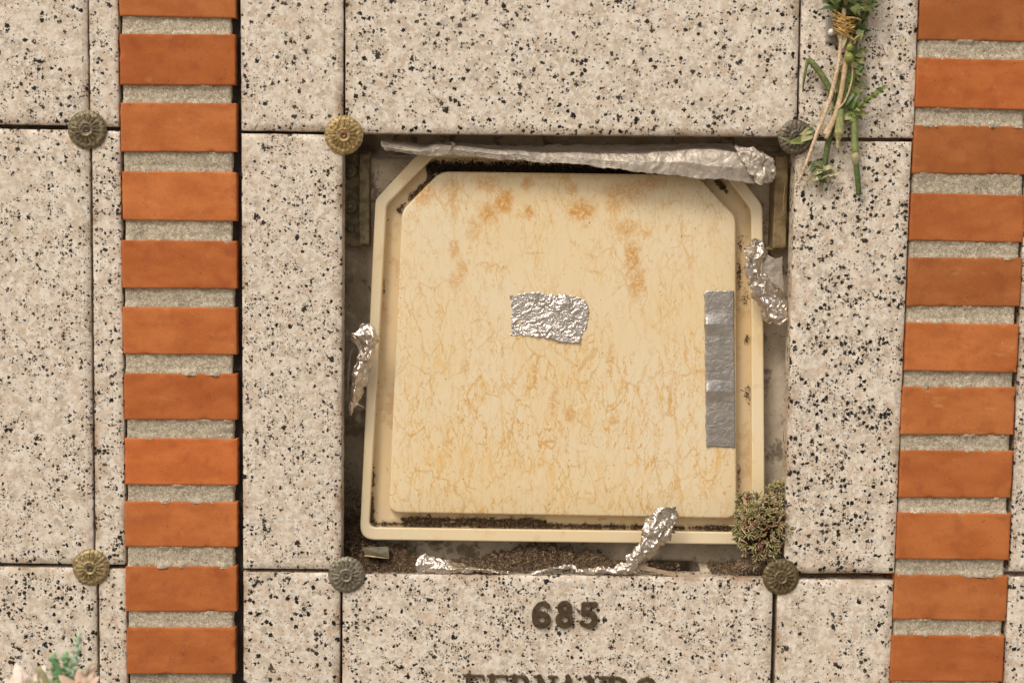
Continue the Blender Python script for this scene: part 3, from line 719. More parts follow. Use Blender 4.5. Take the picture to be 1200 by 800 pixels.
tag(f7, 'crumpled foil ribbon rising from the ledge over the lower rim of the cover', 'foil scrap', 'scraps of foil around the niche cover')

# ------------------------------------------------------------------ brackets
def hexbolt(m, c, r, h, col=(1, 1, 1)):
    V = []
    for (rr, y) in ((r, 0), (r, -h * .8), (r * .85, -h), (r * .45, -h), (r * .40, -h * .6), (r * .4, -h * 1.5), (r * .28, -h * 1.65)):
        for k in range(6 if False else 12):
            a = math.pi * k / 6; q = rr * (1 if k % 2 == 0 or rr < r * .6 else .9)
            V.append((c.x + math.cos(a) * q, c.y + y, c.z + math.sin(a) * q))
    n = 12; m.add(V, [(i * n + k, (i + 1) * n + k, (i + 1) * n + (k + 1) % n, i * n + (k + 1) % n) for i in range(6) for k in range(n)] + [tuple(6 * n + k for k in range(n))], col, False)
def plate(m, a, b, y0, y1):
    p = P(*a, y0); q = P(*b, y0); stone(m, [(p.x, p.z), (q.x, p.z), (q.x, q.z), (p.x, q.z)], y0, y1, .0006, 8, 30, rough=.0004, edge=.0006, seed=4)
t = empty('wall_bracket', P(420, 290, .045)); tag(t, 'dark corroded metal bracket with two bolts, in the upper left corner of the niche', 'bracket', 'metal brackets inside the niche')
m = MB(); plate(m, (400, 178), (434, 289), .046, .0535); pl_ = m.build('plate', M_IRON, t)
m = MB(); plate(m, (421, 180), (432.5, 287), .0385, .0455); m.build('flange', M_IRON, t)
for y in (200, 242, 268):
    m = MB(); hexbolt(m, P(411, y, .0455), .0075 if y < 260 else .0045, .006, (.8, .9, .95)); m.build('bolt', M_IRON, pl_)
t = empty('wall_bracket', P(915, 292, .045)); tag(t, 'brown stained metal bracket strip in the upper right corner of the niche', 'bracket', 'metal brackets inside the niche')
m = MB(); plate(m, (909, 183), (921, 291), .026, .053); m.build('flange', M_BRASS, t)
m = MB(); plate(m, (886, 171), (915, 178.5), .032, .053); m.build('cross_bar', M_IRON, t)
m = MB(); plate(m, (898, 289), (924, 293), .030, .053); m.build('foot', M_BRASS, t)
m = MB(); tube(m, smoothpath([P(922, 205, .03), P(918, 235, .018), P(919, 250, .014), P(924, 256, .02)], 5), [.0006] * 16, 6); m.build('wire', M_BRASS, t)
m = MB()
def wedge(m):
    q = [P(424, 641, .018), P(455, 640, .018), P(456, 653, .008), P(428, 650, .006)]; b = [p + Vector((0, .010, -.004)) for p in q]
    m.add(q + b, [(0, 3, 2, 1), (3, 7, 6, 2), (0, 4, 7, 3), (1, 2, 6, 5), (0, 1, 5, 4)], (.6, .68, .8))
wedge(m); o = m.build('metal_clip', M_IRON); tag(o, 'small bent metal clip lying in the dirt beside the grey rosette', 'metal clip')
m = MB(); tube(m, [P(427, 650.5, .0055), P(441, 652.3, .0060), P(455.5, 654, .0075)], [.0005, .0006, .0005], 6, (3, 3, 3)); m.build('bright_edge', M_IRON, o)

# ------------------------------------------------------------------ soil and fibres
def soil(name, label, spots, cat, strands=0, seed=0, srange=(.0004, .0013), pal=None):
    rnd = random.Random(seed); m = MB(); V = []; Fc = []; C = []
    pal = pal or [(.16, .10, .055), (.09, .055, .03), (.26, .17, .10), (.05, .032, .02), (.33, .23, .14)]
    base = [(1, 1, 1), (1, -1, -1), (-1, 1, -1), (-1, -1, 1)]
    for (fn, n) in spots:
        for _ in range(n):
            p = fn(rnd)
            if p is None: continue
            s_ = rnd.uniform(*srange) * (1 if rnd.random() < .9 else 1.8); c = rnd.choice(pal); o = len(V)
            rot = Matrix.Rotation(rnd.uniform(0, 6.3), 3, Vector((rnd.uniform(-1, 1), rnd.uniform(-1, 1), rnd.uniform(-1, 1) + .01)).normalized())
            el = rnd.uniform(.4, 1.5)
            for b in base: V.append(p + rot @ Vector((b[0] * s_ * el, b[1] * s_ * .6, b[2] * s_ * .5))); C.append(c)
            Fc += [(o, o + 1, o + 2), (o, o + 3, o + 1), (o, o + 2, o + 3), (o + 1, o + 3, o + 2)]
    m.add(V, Fc, C, False)
    for (fn, n) in spots[:strands and len(spots)]:
        for _ in range(int(n * strands)):
            p = fn(rnd)
            if p is None: continue
            a = rnd.uniform(0, 6.28); L = rnd.uniform(.003, .011); d = Vector((math.cos(a), rnd.uniform(-.35, .1), math.sin(a) * .6)) * L
            k = Vector((rnd.uniform(-1, 1), rnd.uniform(-.5, 0), rnd.uniform(-1, 1))) * L * .25
            tube(m, [p, p + d * .5 + k, p + d], [.00018, .00022, .0001], 3, rnd.choice([(.20, .12, .06), (.34, .25, .15), (.12, .07, .04)]), cap=False)
    return tag(m.build(name, M_SOIL), label, cat, kind='stuff')
def pile(xa, xb, hf, yfront=.002, yback=.042, zbase=None):
    # crumbs heaped on the ledge; hf(t)->height px at the back
    def fn(r):
        t = r.random(); x = lerp(xa, xb, t); h = hf(t) * PX * max(.15, 1 + .7 * nz((x, 0, 0), .06, 3) + .6 * nz((x, 0, 0), .19, 4)); y = lerp(yfront, yback, r.random() ** .55)
        q = P(x, 670, 0); k = (y - yfront) / (yback - yfront)
        z = P(x, 673 if xa < 640 else 674.5, 0).z + .0008 + h * k * r.uniform(.75, 1.0) * (1 if r.random() < .85 else r.random())
        return Vector((q.x, y, z + .0006))
    return fn
def corner(r):
    y = 655 - abs(r.gauss(0, 45)); 
    if y < 540: return None
    return P(r.uniform(404, 425 + (y - 600) * .12), y, .052 - abs(r.gauss(0, .004)) - .018 * max(0, (y - 610) / 45))
soil('soil', 'brown crumbly dirt and roots piled along the ledge at the bottom of the niche', [
    (pile(408, 486, lambda t: 26 * (1 - t * .55)), 11000), (pile(484, 560, lambda t: 9 - 4 * t, .004), 1800), (pile(556, 740, lambda t: 3 + 17 * math.sin(min(1, t * 1.05) * math.pi) ** .8, .003), 15000),
    (pile(740, 800, lambda t: 3, .006), 400), (pile(835, 912, lambda t: 2 + 15 * t * t, .003), 4500), (corner, 1500)], 'dirt', strands=.06, seed=4, srange=(.00022, .0010))
def strip(xa, ya, xb, yb, w, dy, dens=1.0, lump=.05):
    def fn(r):
        t = r.random(); x = lerp(xa, xb, t); y = lerp(ya, yb, t)
        k = .62 + .7 * nz((x, y, 0), .04, 7) + .5 * nz((x, y, 0), .13, 9) + .35 * nz((x, y, 0), .5, 2)
        if k < .28 * dens: return None
        n_ = Vector((yb - ya, -(xb - xa))).normalized(); o_ = r.gauss(0, .36) * w * min(1, (k - .28 * dens) * 1.8)
        x += n_.x * o_; y += n_.y * o_
        return P(x, y, yc(y) + .0122 - abs(r.gauss(0, .0012)))
    return fn
def blob(cx, cy, rx, ry):
    def fn(r):
        x = r.gauss(cx, rx * .5); y = r.gauss(cy, ry * .5); return P(x, y, yc(y) + .0127 - abs(r.gauss(0, .0004)))
    return fn
d2 = soil('dirt', 'dark dirt caught in the channel around the cream cover panel', [
    (strip(438, 613, 868, 619, 5.5, 0, .7), 7000), (strip(470, 608, 640, 611, 6, 0, .9), 2600), (strip(466, 247, 508, 205, 6, 0, 1.5), 1300), (strip(436, 540, 436, 612, 6, 0, .8), 1000), (strip(838, 208, 852, 226, 5, 0, .8), 500)] + [(blob(*b), n) for b, n in (
     ((441, 300, 2.5, 9), 120), ((446, 335, 4, 14), 260), ((441, 395, 3, 5), 90), ((438, 441, 4, 10), 160), ((436, 487, 4, 9), 170), ((435, 512, 3, 8), 120), ((868, 288, 3, 10), 110), ((867, 322, 3, 16), 170), ((872, 350, 4, 9), 120), ((874, 398, 4, 6), 80), ((875, 462, 5, 10), 120), ((866, 560, 2, 20), 60), ((878, 590, 3, 8), 60))], 'dirt', seed=8, srange=(.0003, .0008))
d3 = soil('dirt_shade_crumbs', 'black crumbs standing for dirt and deep shade along the top of the channel under the foil band', [
    (strip(500, 197, 840, 201, 11, 0, -2), 12000)], 'dark crumbs', seed=18, srange=(.0004, .0010), pal=[(.03, .02, .013), (.05, .034, .02), (.018, .013, .01), (.09, .06, .035)])  # near-black palette puts the channel's deep shade into the dirt colour
# splinter of wood on the ledge
m = MB(); V = []
for (x, y, Y) in ((735, 661, 6), (752, 664, 4), (775, 669, 3), (792, 673, 2)):
    V += [P(x, y - 2, Y * .001), P(x, y + 3, Y * .001 - .001), P(x, y + 2, Y * .001 + .004)]
m.add(V, [(i * 3 + k, i * 3 + 3 + k, i * 3 + 3 + (k + 1) % 3, i * 3 + (k + 1) % 3) for i in range(3) for k in range(3)] + [(0, 1, 2), (9, 11, 10)], (.36, .27, .17))
tag(m.build('wood_splinter', M_STEM), 'flat brown splinter lying on the ledge at the foot of the foil ribbon', 'splinter')

# ------------------------------------------------------------------ sedum clump at the lower right corner
t = empty('succulent_plant', P(888, 668, .02)); tag(t, 'dry olive and reddish stonecrop clump growing at the lower right corner of the niche', 'plant')
rnd = random.Random(12); m = MB(); ms = MB()
cen = []
for _ in range(2400):
    if len(cen) > 110: break
    x = rnd.uniform(856, 926); y = rnd.uniform(566, 662)
    # outline of the clump
    inside = ((x - 892) / 33) ** 2 + ((y - 618) / 37) ** 2 < 1 or ((x - 909) / 13) ** 2 + ((y - 580) / 15) ** 2 < 1 or ((x - 875) / 16) ** 2 + ((y - 592) / 13) ** 2 < 1
    an_ = math.atan2(y - 618, x - 892); lob = 1 + .28 * math.sin(an_ * 5 + 1) + .2 * math.sin(an_ * 9)
    if not inside or (((x - 892) / 33) ** 2 + ((y - 618) / 37) ** 2 > lob and y > 590): continue
    if ((x - 878) / 13) ** 2 + ((y - 633) / 6.5) ** 2 < 1 or ((x - 897) / 5) ** 2 + ((y - 606) / 4) ** 2 < 1: continue
    if any((x - a) ** 2 + (y - b) ** 2 < 30 for a, b, _ in cen): continue
    r2 = min(1, (((x - 892) / 34) ** 2 + ((y - 616) / 40) ** 2)); cen.append((x, y, -.016 * (1 - r2) ** .6 + .010 + rnd.uniform(-.003, .003)))
for (x, y, Y) in cen:
    c = P(x, y, Y); out = Vector((x - 892, 0, -(y - 625))) * .018 + Vector((rnd.uniform(-.5, .5), -.75, rnd.uniform(-.2, .7))); out.normalize()
    h = rnd.random(); pal = ((.29, .265, .12), (.45, .40, .21)) if h < .62 else ((.36, .28, .15), (.52, .40, .23)) if h < .93 else ((.34, .19, .12), (.40, .24, .16))
    n = rnd.randint(8, 13); sz = rnd.uniform(.0046, .0108)
    s1 = out.cross(Vector((.3, .1, .9))).normalized(); s2 = out.cross(s1)
    for k in range(n):
        a = k * 2.4 + rnd.random(); el = .25 + .95 * (k / n); d = out * math.cos(el) + (s1 * math.cos(a) + s2 * math.sin(a)) * math.sin(el)
        L = sz * rnd.uniform(.7, 1.15); v_ = rnd.uniform(.75, 1.25)
        fleshy(m, c - out * .0015 * (k / n), c - out * .0015 * (k / n) + d * L, (.0021 * rnd.uniform(.8, 1.2)), .7, tuple(q * v_ for q in pal[0]), tuple(q * v_ * 1.1 for q in pal[1]), n=5, seg=4)
    root = P(892 + (x - 892) * .4, 640 + (y - 630) * .3, .024)
    tube(ms, smoothpath([root, lerp(root, c, .5) + Vector((0, .002, 0)), c], 3), [.0009] * 7, 5, (.16, .10, .06))
m.build('foliage', M_SUC, t); ms.build('stem', M_STEM, t)
m = MB()
def rootclump(cx, cy, rx, ry, n):
    for _ in range(n):
        a = rnd.uniform(0, 6.28); r = rnd.random() ** .5; x = cx + math.cos(a) * rx * r; y = cy + math.sin(a) * ry * r
        p = P(x, y, .018 - .013 * (1 - r * r) + rnd.uniform(-.003, .003)); b = rnd.uniform(0, 6.28); L = rnd.uniform(.003, .011)
        d = Vector((math.cos(b), rnd.uniform(-.4, .2), math.sin(b))) * L
        tube(m, [p - d * .5, p + Vector((0, -.001, .0006)), p + d * .5], [.0003, .0005, .0002], 4, rnd.choice([(.15, .11, .065), (.09, .06, .035), (.26, .19, .12), (.38, .30, .20)]), cap=False)
rootclump(882, 664, 19, 11, 700); rootclump(899, 652, 17, 10, 500)
m.build('root_mat', M_STEM, t)

# ------------------------------------------------------------------ bronze number and name
def glyph(name, strokes, x, y, h, parent, dep=.0034):
    """strokes: (points in unit box with y up, half widths)"""
    m = MB(); o0 = P(x, y, 0)
    ux = (P(x + 10, y + .14, 0) - o0) / 10; ux.z = 0
    sc = ux.length * h
    for si, (pts, ws) in enumerate(strokes):
        for i, p in enumerate(pts):
            w = ws[i] if isinstance(ws, (list, tuple)) else ws
            c = Vector((o0.x + p[0] * sc, 0, o0.z + p[1] * sc)); n = 14
            V = [Vector((c.x + math.cos(2 * math.pi * k / n) * w * sc, yy, c.z + math.sin(2 * math.pi * k / n) * w * sc)) for yy in (.0008, -dep) for k in range(n)]
            m.add(V, [(k, (k + 1) % n, n + (k + 1) % n, n + k) for k in range(n)] + [tuple(range(n - 1, -1, -1)), tuple(n + k for k in range(n))])
            if i:
                q = pts[i - 1]; wq = ws[i - 1] if isinstance(ws, (list, tuple)) else ws
                b = Vector((o0.x + q[0] * sc, 0, o0.z + q[1] * sc)); dd = (c - b)
                if dd.length < 1e-7: continue
                s_ = Vector((-dd.z, 0, dd.x)).normalized()
                V = [v + Vector((0, yy, 0)) for yy in (.0008, -dep) for v in (b + s_ * wq * sc, b - s_ * wq * sc, c - s_ * w * sc, c + s_ * w * sc)]
                m.add(V, [(0, 1, 2, 3), (7, 6, 5, 4), (0, 4, 5, 1), (1, 5, 6, 2), (2, 6, 7, 3), (3, 7, 4, 0)])
    o = m.build(name, M_BRONZE, parent)
    r = o.modifiers.new('fuse', 'REMESH'); r.mode = 'VOXEL'; r.voxel_size = .00030; r.use_smooth_shade = True
    s_ = o.modifiers.new('soften', 'SMOOTH'); s_.iterations = 2; s_.factor = .5
    return o
def arc(cx, cy, rx, ry, a0, a1, n=16): return [(cx + rx * math.cos(R(lerp(a0, a1, i / n))), cy + ry * math.sin(R(lerp(a0, a1, i / n)))) for i in range(n + 1)]
G = {
 '6': [(arc(.36, .29, .23, .20, 0, 360, 24), .105), ([(.56, .80), (.50, .88), (.38, .90), (.26, .84), (.15, .68), (.115, .48), (.13, .30)], [.085, .07, .065, .08, .10, .11, .11]), ([(.57, .785), (.575, .78)], .09)],
 '8': [(arc(.33, .72, .17, .17, 0, 360, 22), .095), (arc(.33, .29, .225, .20, 0, 360, 24), .10)],
 '5': [([(.17, .87), (.60, .87)], [.075, .09]), ([(.60, .89), (.615, .80)], .045), ([(.17, .88), (.155, .52)], [.06, .055]), ([(.155, .52)] + arc(.35, .32, .24, .23, 128, -125, 22), [.06] + [.075] * 3 + [.11] * 14 + [.09] * 3 + [.07] * 3), ([(.13, .20), (.135, .19)], .09)],
}
sv = .035
def serif(x, y, w=.14): return ([(x - w, y), (x + w, y)], sv)
G['F'] = [([(.16, .05), (.16, .96)], .085), ([(.02, .96), (.66, .96)], sv), ([(.66, .96), (.68, .80)], [.035, .03]), ([(.16, .52), (.5, .52)], .04), ([(.5, .6), (.5, .44)], .03), serif(.16, .04)]
G['E'] = [([(.16, .05), (.16, .96)], .085), ([(.02, .96), (.66, .96)], sv), ([(.66, .96), (.68, .80)], [.035, .03]), ([(.16, .52), (.5, .52)], .04), ([(.5, .6), (.5, .44)], .03), ([(.02, .04), (.68, .04)], sv), ([(.68, .04), (.70, .2)], .03)]
G['R'] = [([(.16, .05), (.16, .96)], .085), ([(.02, .96), (.36, .96)], sv), ([(.36, .95)] + arc(.38, .74, .20, .21, 90, -90, 14), [.04] + [.045] * 3 + [.085] * 9 + [.045] * 3), ([(.18, .52), (.38, .52)], .04), ([(.36, .52), (.62, .06)], .08), serif(.16, .04), serif(.66, .04, .08)]
G['N'] = [([(.15, .05), (.15, .96)], .045), ([(.17, .95), (.62, .08)], .09), ([(.63, .05), (.63, .96)], .045), ([(.0, .96), (.2, .96)], sv), serif(.63, .96), serif(.15, .04)]
G['A'] = [([(.37, .98), (.10, .05)], .045), ([(.37, .96), (.64, .05)], .09), ([(.2, .36), (.54, .36)], .035), serif(.10, .04, .11), serif(.64, .04, .13), ([(.33, .98), (.40, .98)], .04)]
G['D'] = [([(.16, .05), (.16, .96)], .085), ([(.02, .96), (.34, .96)], sv), ([(.34, .945)] + arc(.34, .50, .32, .445, 90, -90, 18), [.045] + [.05] * 4 + [.09] * 11 + [.05] * 4), ([(.02, .04), (.34, .04)], sv)]
G['O'] = [(arc(.38, .5, .30, .42, 0, 360, 30), [.095 if abs(math.cos(R(12 * i))) > .5 else .06 for i in range(31)])]
num = empty('niche_number', P(662, 736, 0)); tag(num, 'cast bronze number 685 fixed on the slab below the niche', 'number')
for ch, x, y in (('6', 622.6, 734.6), ('8', 650.4, 734.6), ('5', 677.2, 735.2)): glyph('digit', G[ch], x, y, 33, num)
nam = empty('name_lettering', P(656, 822, 0)); tag(nam, 'cast bronze lettering FERNANDO cut off by the bottom edge of the photo', 'lettering')
for ch, x in (('F', 543), ('E', 570.5), ('R', 597), ('N', 625.5), ('A', 652), ('N', 684), ('D', 711), ('O', 743.5)):
    glyph('letter', G[ch], x, 822.8 + (x - 543) * .014, 34.5, nam)

# ------------------------------------------------------------------ bouquet tied to a wall clip
o = None
clip = empty('wall_clip', P(974, 50, 0)); tag(clip, 'small grey metal clip with a white knob behind the bouquet twine', 'wall clip')
m = MB(); p = P(968.5, 20, -.002); q = P(981, 51, -.002); stone(m, [(p.x, p.z), (q.x, p.z), (q.x, q.z), (p.x, q.z)], -.0022, .0002, .0005, 6, 12, seed=2); m.build('plate', metalm('clip_grey', (.26, .23, .20), (.36, .32, .28), .5, .3), clip)
m = MB(); c = P(974.5, 38, -.006); V = []; 
for j in range(9):
    for k in range(16):
        ph = math.pi * j / 8; th = 2 * math.pi * k / 16; V.append(c + Vector((math.cos(th) * math.sin(ph), math.cos(ph), math.sin(th) * math.sin(ph))) * .0036)
m.add(V, [(j * 16 + k, (j + 1) * 16 + k, (j + 1) * 16 + (k + 1) % 16, j * 16 + (k + 1) % 16) for j in range(8) for k in range(16)], (.75, .72, .68), True); m.build('knob', tintm('white_knob', .3, var=.05), clip)

bq = empty('bouquet', P(992, 35, 0)); tag(bq, 'withering green bouquet with cut stems hanging upside down, tied with yellow twine', 'bouquet')
rnd = random.Random(5)
TAN = (.55, .39, .22); GRN = (.10, .17, .035); DGR = (.13, .17, .05); PAL = (.34, .36, .15)
def stem(pts, r, col, col2=None, name='stem', n=10):
    m = MB(); sp = smoothpath([P(x, y, Y * .001) for x, y, Y in pts], 6); N = len(sp)
    rs_ = interp(r if isinstance(r, list) else [r, r], N); col2 = col2 or col
    rs_ = [q * PX * (1 + .10 * nz(p, 300)) for q, p in zip(rs_, sp)]
    cs = [tuple(lerp(col[k], col2[k], i / (N - 1)) * (1 + .25 * nz(sp[i], 220, 3)) for k in range(3)) for i in range(N)]
    tube(m, sp, rs_, n, cols=cs); return m.build(name, M_STEM, bq)
stem([(994, -95, -14), (992, -40, -16), (990, 5, -20), (986, 45, -19), (982, 78, -17), (972, 118, -16), (958, 155, -15), (946, 188, -13), (935, 215, -9)], [2.0, 2.3, 2.4, 2.2, 2.6, 2.2, 1.7], (.60, .46, .29), (.66, .53, .36))
stem([(997, 40, -14), (991, 75, -16), (986, 108, -15), (979, 135, -15), (968, 163, -14)], [2.8, 3.1, 3.0, 3.0, 2.2], (.52, .38, .23), (.62, .48, .31))
stem([(984, 120, -13), (975, 142, -12), (966, 158, -12)], [2.4, 2.6, 3.2], (.62, .50, .32))
stem([(997, 66, -18), (999, 80, -19), (998, 96, -18), (991, 117, -17), (982, 128, -17)], [1.1, 1.0, 1.0, 1.3], (.50, .42, .20), (.58, .44, .26))
stem([(978, 118, -9), (970, 100, -10), (960, 84, -11), (952, 74, -11), (947, 69, -10)], [3.6, 3.8, 3.6, 3.0], (.15, .19, .06), (.18, .22, .08))
stem([(947, 69, -10), (944.5, 80, -9), (942, 95, -7), (940.5, 108, -5)], [2.8, 1.7, 1.3, .6], (.18, .22, .08), (.10, .14, .05))
stem([(1001, 50, -11), (999, 90, -10), (1001, 125, -11), (1001, 150, -11), (1002, 180, -10)], [3.2, 3.0, 3.8, 4.0], DGR, (.26, .33, .12))
stem([(1002, 178, -10), (1002.3, 186, -10), (1003.5, 193, -9)], [3.8, 4.9, 3.2], (.44, .40, .22), (.36, .40, .22))
stem([(1003.2, 190, -9), (1004.5, 205, -8), (1006.5, 228, -6)], [3.2, 3.2, 3.4], (.11, .17, .045), (.085, .13, .04))
stem([(985, 95, -8), (977, 140, -8), (970, 170, -8), (967, 190, -7), (963, 214, -6)], [3.4, 3.6, 3.4, 3.0], DGR, (.09, .14, .035))
stem([(963, 214, -6), (962, 224, -5)], [2.6, 1.6], (.12, .2, .05), (.50, .36, .22))
stem([(985, 128, -14), (984, 145, -15), (983.5, 155, -15), (982, 166, -13), (982, 174, -12)], [4.0, 5.4, 5.6, 2.6, 1.4], (.18, .25, .07), (.62, .54, .30), 'bud')
stem([(994, 45, -15), (992, 80, -12), (988, 125, -12)], [3, 3.4, 3.2], (.20, .25, .09), (.12, .18, .05))
stem([(1003, 45, -12), (1000, 100, -9), (996, 130, -10)], [2.6, 2.2, 2.2], (.09, .14, .04))
# green buds
for (x, y, r, Y) in ((995, 68, 5.2, -22), (996, 56, 4.2, -20)):
    m = MB(); c = P(x, y, Y * .001); V = []
    for j in range(13):
        for k in range(20):
            ph = math.pi * j / 12; th = 2 * math.pi * k / 20; rr = r * PX * (1 + .05 * math.cos(th * 5))
            V.append(c + Vector((math.cos(th) * math.sin(ph), math.sin(th) * math.sin(ph), math.cos(ph) * 1.15)) * rr)
    m.add(V, [(j * 20 + k, (j + 1) * 20 + k, (j + 1) * 20 + (k + 1) % 20, j * 20 + (k + 1) % 20) for j in range(12) for k in range(20)], (.22, .28, .06), True); m.build('bud', M_LEAF, bq)
m = MB()
def lf(x, y, Y, x2, y2, Y2, w, c1, c2=None, curl=.12, nr=(0, -1, .3)):
    w *= 1.15
    leaf(m, P(x, y, Y * .001), P(x2, y2, Y2 * .001), w * PX, (nr[0] + rnd.uniform(-.3, .3), nr[1], nr[2] + rnd.uniform(-.3, .3)), curl, rnd.uniform(.1, .4), c1, c2 or c1, seg=8)
# sprig on the right
for i in range(9):
    t_ = i / 8; x = lerp(1000, 1034, t_); y = lerp(128, 103, t_); s_ = 1 if i % 2 else -1
    lf(x, y, -14, x + 8 * (1 - t_ * .1), y - 2 - s_ * 5 * (1 - t_ * .6), -18, 5.2, (.10, .17, .03), (.19, .25, .07))
    lf(x, y, -14, x + 6, y + s_ * 4 * (1 - t_ * .5), -10, 4.4, (.07, .13, .025), (.13, .2, .05))
# tuft behind the buds and below the tie
for (x, y, x2, y2, w, c) in [(1000, 128, 1016, 126, 8, (.22, .27, .08)), (1001, 131, 1017, 134, 7, (.28, .31, .11)), (998, 132, 1011, 141, 7, (.14, .2, .06)), (1001, 129, 1012, 118, 6, (.11, .17, .04)), (996, 130, 984, 136, 8, (.20, .26, .07)), (996, 128, 1006, 112, 7, (.09, .15, .03)), (985, 130, 974, 125, 6, (.26, .3, .12)),
                         (995, 92, 984, 78, 8, (.30, .32, .14)), (994, 98, 1001, 80, 9, (.12, .19, .05)), (990, 100, 978, 88, 9, (.26, .30, .12)), (992, 110, 1000, 96, 9, (.09, .15, .03)), (1002, 90, 1013, 76, 10, (.075, .14, .03)), (1001, 84, 1014, 74, 6, (.10, .17, .05)), (985, 108, 974, 92, 10, (.28, .31, .14)),
                         (990, 122, 982, 108, 9, (.12, .19, .05)), (993, 118, 1001, 108, 8, (.17, .23, .07)), (988, 94, 975, 80, 8, (.24, .28, .12)), (995, 105, 1003, 120, 8, (.07, .13, .02)), (985, 118, 992, 134, 9, (.14, .2, .06)), (998, 108, 990, 126, 8, (.09, .15, .03)), (1000, 118, 1008, 106, 7, (.15, .2, .06)),
                         (968, 128, 960, 138, 7, (.42, .42, .24)), (966, 135, 957, 131, 5, (.34, .36, .2))]:
    lf(x, y, rnd.uniform(-14, -9), x2, y2, rnd.uniform(-16, -8), w, tuple(q * rnd.uniform(.8, 1.2) for q in c), c)
for _ in range(60):
    t_ = rnd.random(); x = lerp(1002, 985, t_) + rnd.uniform(-7, 8); y = lerp(60, 140, t_) + rnd.uniform(-6, 6); a = rnd.gauss(1.3, .9); L = rnd.uniform(8, 17)
    c = rnd.choice([(.24, .28, .09), (.14, .19, .05), (.32, .34, .14), (.18, .23, .07), (.10, .15, .04)])
    lf(x, y, rnd.uniform(-13, -5), x + math.cos(a) * L, y + math.sin(a) * L, rnd.uniform(-14, -5), rnd.uniform(3.5, 6.5), c, tuple(q * 1.3 for q in c))
# pale leaves over the dark rosette
for (x, y, x2, y2, w, c) in [(951, 152, 937, 158, 7, (.40, .44, .22)), (952, 156, 933, 168, 9, (.42, .46, .22)), (950, 150, 946, 165, 6, (.10, .15, .05)), (953, 150, 947, 158, 6, (.12, .17, .06)), (945, 163, 921, 168, 8, (.20, .26, .08)), (930, 168, 912, 160, 3, (.20, .25, .10)), (955, 147, 948, 143, 4, (.4, .42, .24))]:
    lf(x, y, -12, x2, y2, -11, w, c, tuple(q * 1.15 for q in c))
# lower pale cluster
for _ in range(34):
    a = rnd.uniform(-2.6, 3.3); L = rnd.uniform(8, 20); x, y = 962 + rnd.uniform(-7, 6), 202 + rnd.uniform(-9, 8)
    x2 = x + math.cos(a) * L; y2 = y + abs(math.sin(a)) * L * .4 + rnd.uniform(-7, 3)
    x, y = x + 2, y - 2
    c = rnd.choice([(.42, .44, .24), (.34, .37, .18), (.09, .13, .04), (.50, .50, .31), (.17, .21, .08)])
    lf(x, y, rnd.uniform(-12, -7), x2, y2, rnd.uniform(-15, -6), rnd.uniform(5, 8), c, curl=rnd.uniform(-.1, .25))
# dense head above the tie, running on past the top of the frame
for _ in range(620):
    y = rnd.uniform(-110, 46) if rnd.random() < .55 else rnd.uniform(-70, 22); wv = 16 + 14 * min(1, max(0, (38 - y) / 60)); x = 995 + rnd.gauss(0, .45) * wv + (6 if y > 14 else 0)
    if y > 14: x = rnd.uniform(996, 1011)
    a = rnd.gauss(-1.57, .8); L = rnd.uniform(13, 27); Y = rnd.uniform(-26, -3)
    if y > 12: Y = rnd.uniform(-13, -3); L *= .7
    c = rnd.choice([(.04, .075, .018), (.07, .12, .028), (.12, .17, .045), (.055, .09, .025), (.20, .22, .08), (.09, .14, .055), (.26, .25, .12)])
    lf(x, y, Y, x + math.cos(a) * L, y + math.sin(a) * L, Y + rnd.uniform(-5, 4), rnd.uniform(3.6, 6.5), c, tuple(q * 1.3 for q in c), curl=rnd.uniform(-.1, .25))
for _ in range(80):
    x = rnd.uniform(975, 1016); y = rnd.uniform(-14, 12); a = math.atan2(1, (x - 995) / 14) * rnd.choice((1, -1)) + rnd.uniform(-.5, .5); L = rnd.uniform(10, 20)
    c = rnd.choice([(.06, .10, .022), (.10, .15, .035), (.16, .2, .06), (.045, .08, .02)]); Y = rnd.uniform(-24, -8)
    lf(x, y, Y, x + math.cos(a) * L, y + math.sin(a) * L * .7, Y + rnd.uniform(-4, 4), rnd.uniform(4, 6.5), c, tuple(q * 1.4 for q in c))
# leaves hanging down and sideways at the frame top
for (x, y, x2, y2, w, c) in [(996, 12, 1019, 4, 8, (.09, .17, .04)), (998, 16, 1017, 10, 6, (.15, .2, .08)), (988, 8, 974, 0, 7, (.06, .12, .02)), (986, 14, 977, 4, 7, (.05, .1, .02)), (1003, 36, 1014, 44, 6, (.12, .18, .05)), (1004, 48, 1012, 36, 7, (.2, .25, .12)), (990, 16, 982, 6, 5, (.2, .24, .1))]:
    lf(x, y, -16, x2, y2, -18, w, c, tuple(q * 1.4 for q in c))
# pale sheath under the tie
for (x, y, x2, y2, w) in [(986, 22, 984, 48, 8), (990, 30, 987, 58, 9), (982, 38, 986, 56, 5)]:
    lf(x, y, -17, x2, y2, -20, w, (.46, .44, .26), (.55, .53, .34), curl=.05)
m.build('foliage', M_LEAF, bq)
m = MB()
for (y, dx, tilt) in ((19, -1, 9), (30, 1, -8), (38, 1, 10), (28, -1, 12), (20, 0, 3), (23, 1, -2), (27, 0, 4), (32, 1, 5), (36, 0, 3), (34, 2, -6), (41, 0, 7), (24, 0, 7)):
    pts = []
    for k in range(15):
        a = R(-200 + 220 * k / 14); pts.append(P(989 + dx + math.cos(a) * (13 + rnd.uniform(-1, 1)), y + tilt * math.cos(a) + rnd.uniform(-.6, .6), -.012 + math.sin(a) * .013))
    tube(m, pts, [.0006 * rnd.uniform(.7, 1.3)] * 15, 6, rnd.choice([(.52, .33, .08), (.44, .26, .06), (.58, .40, .14)]))
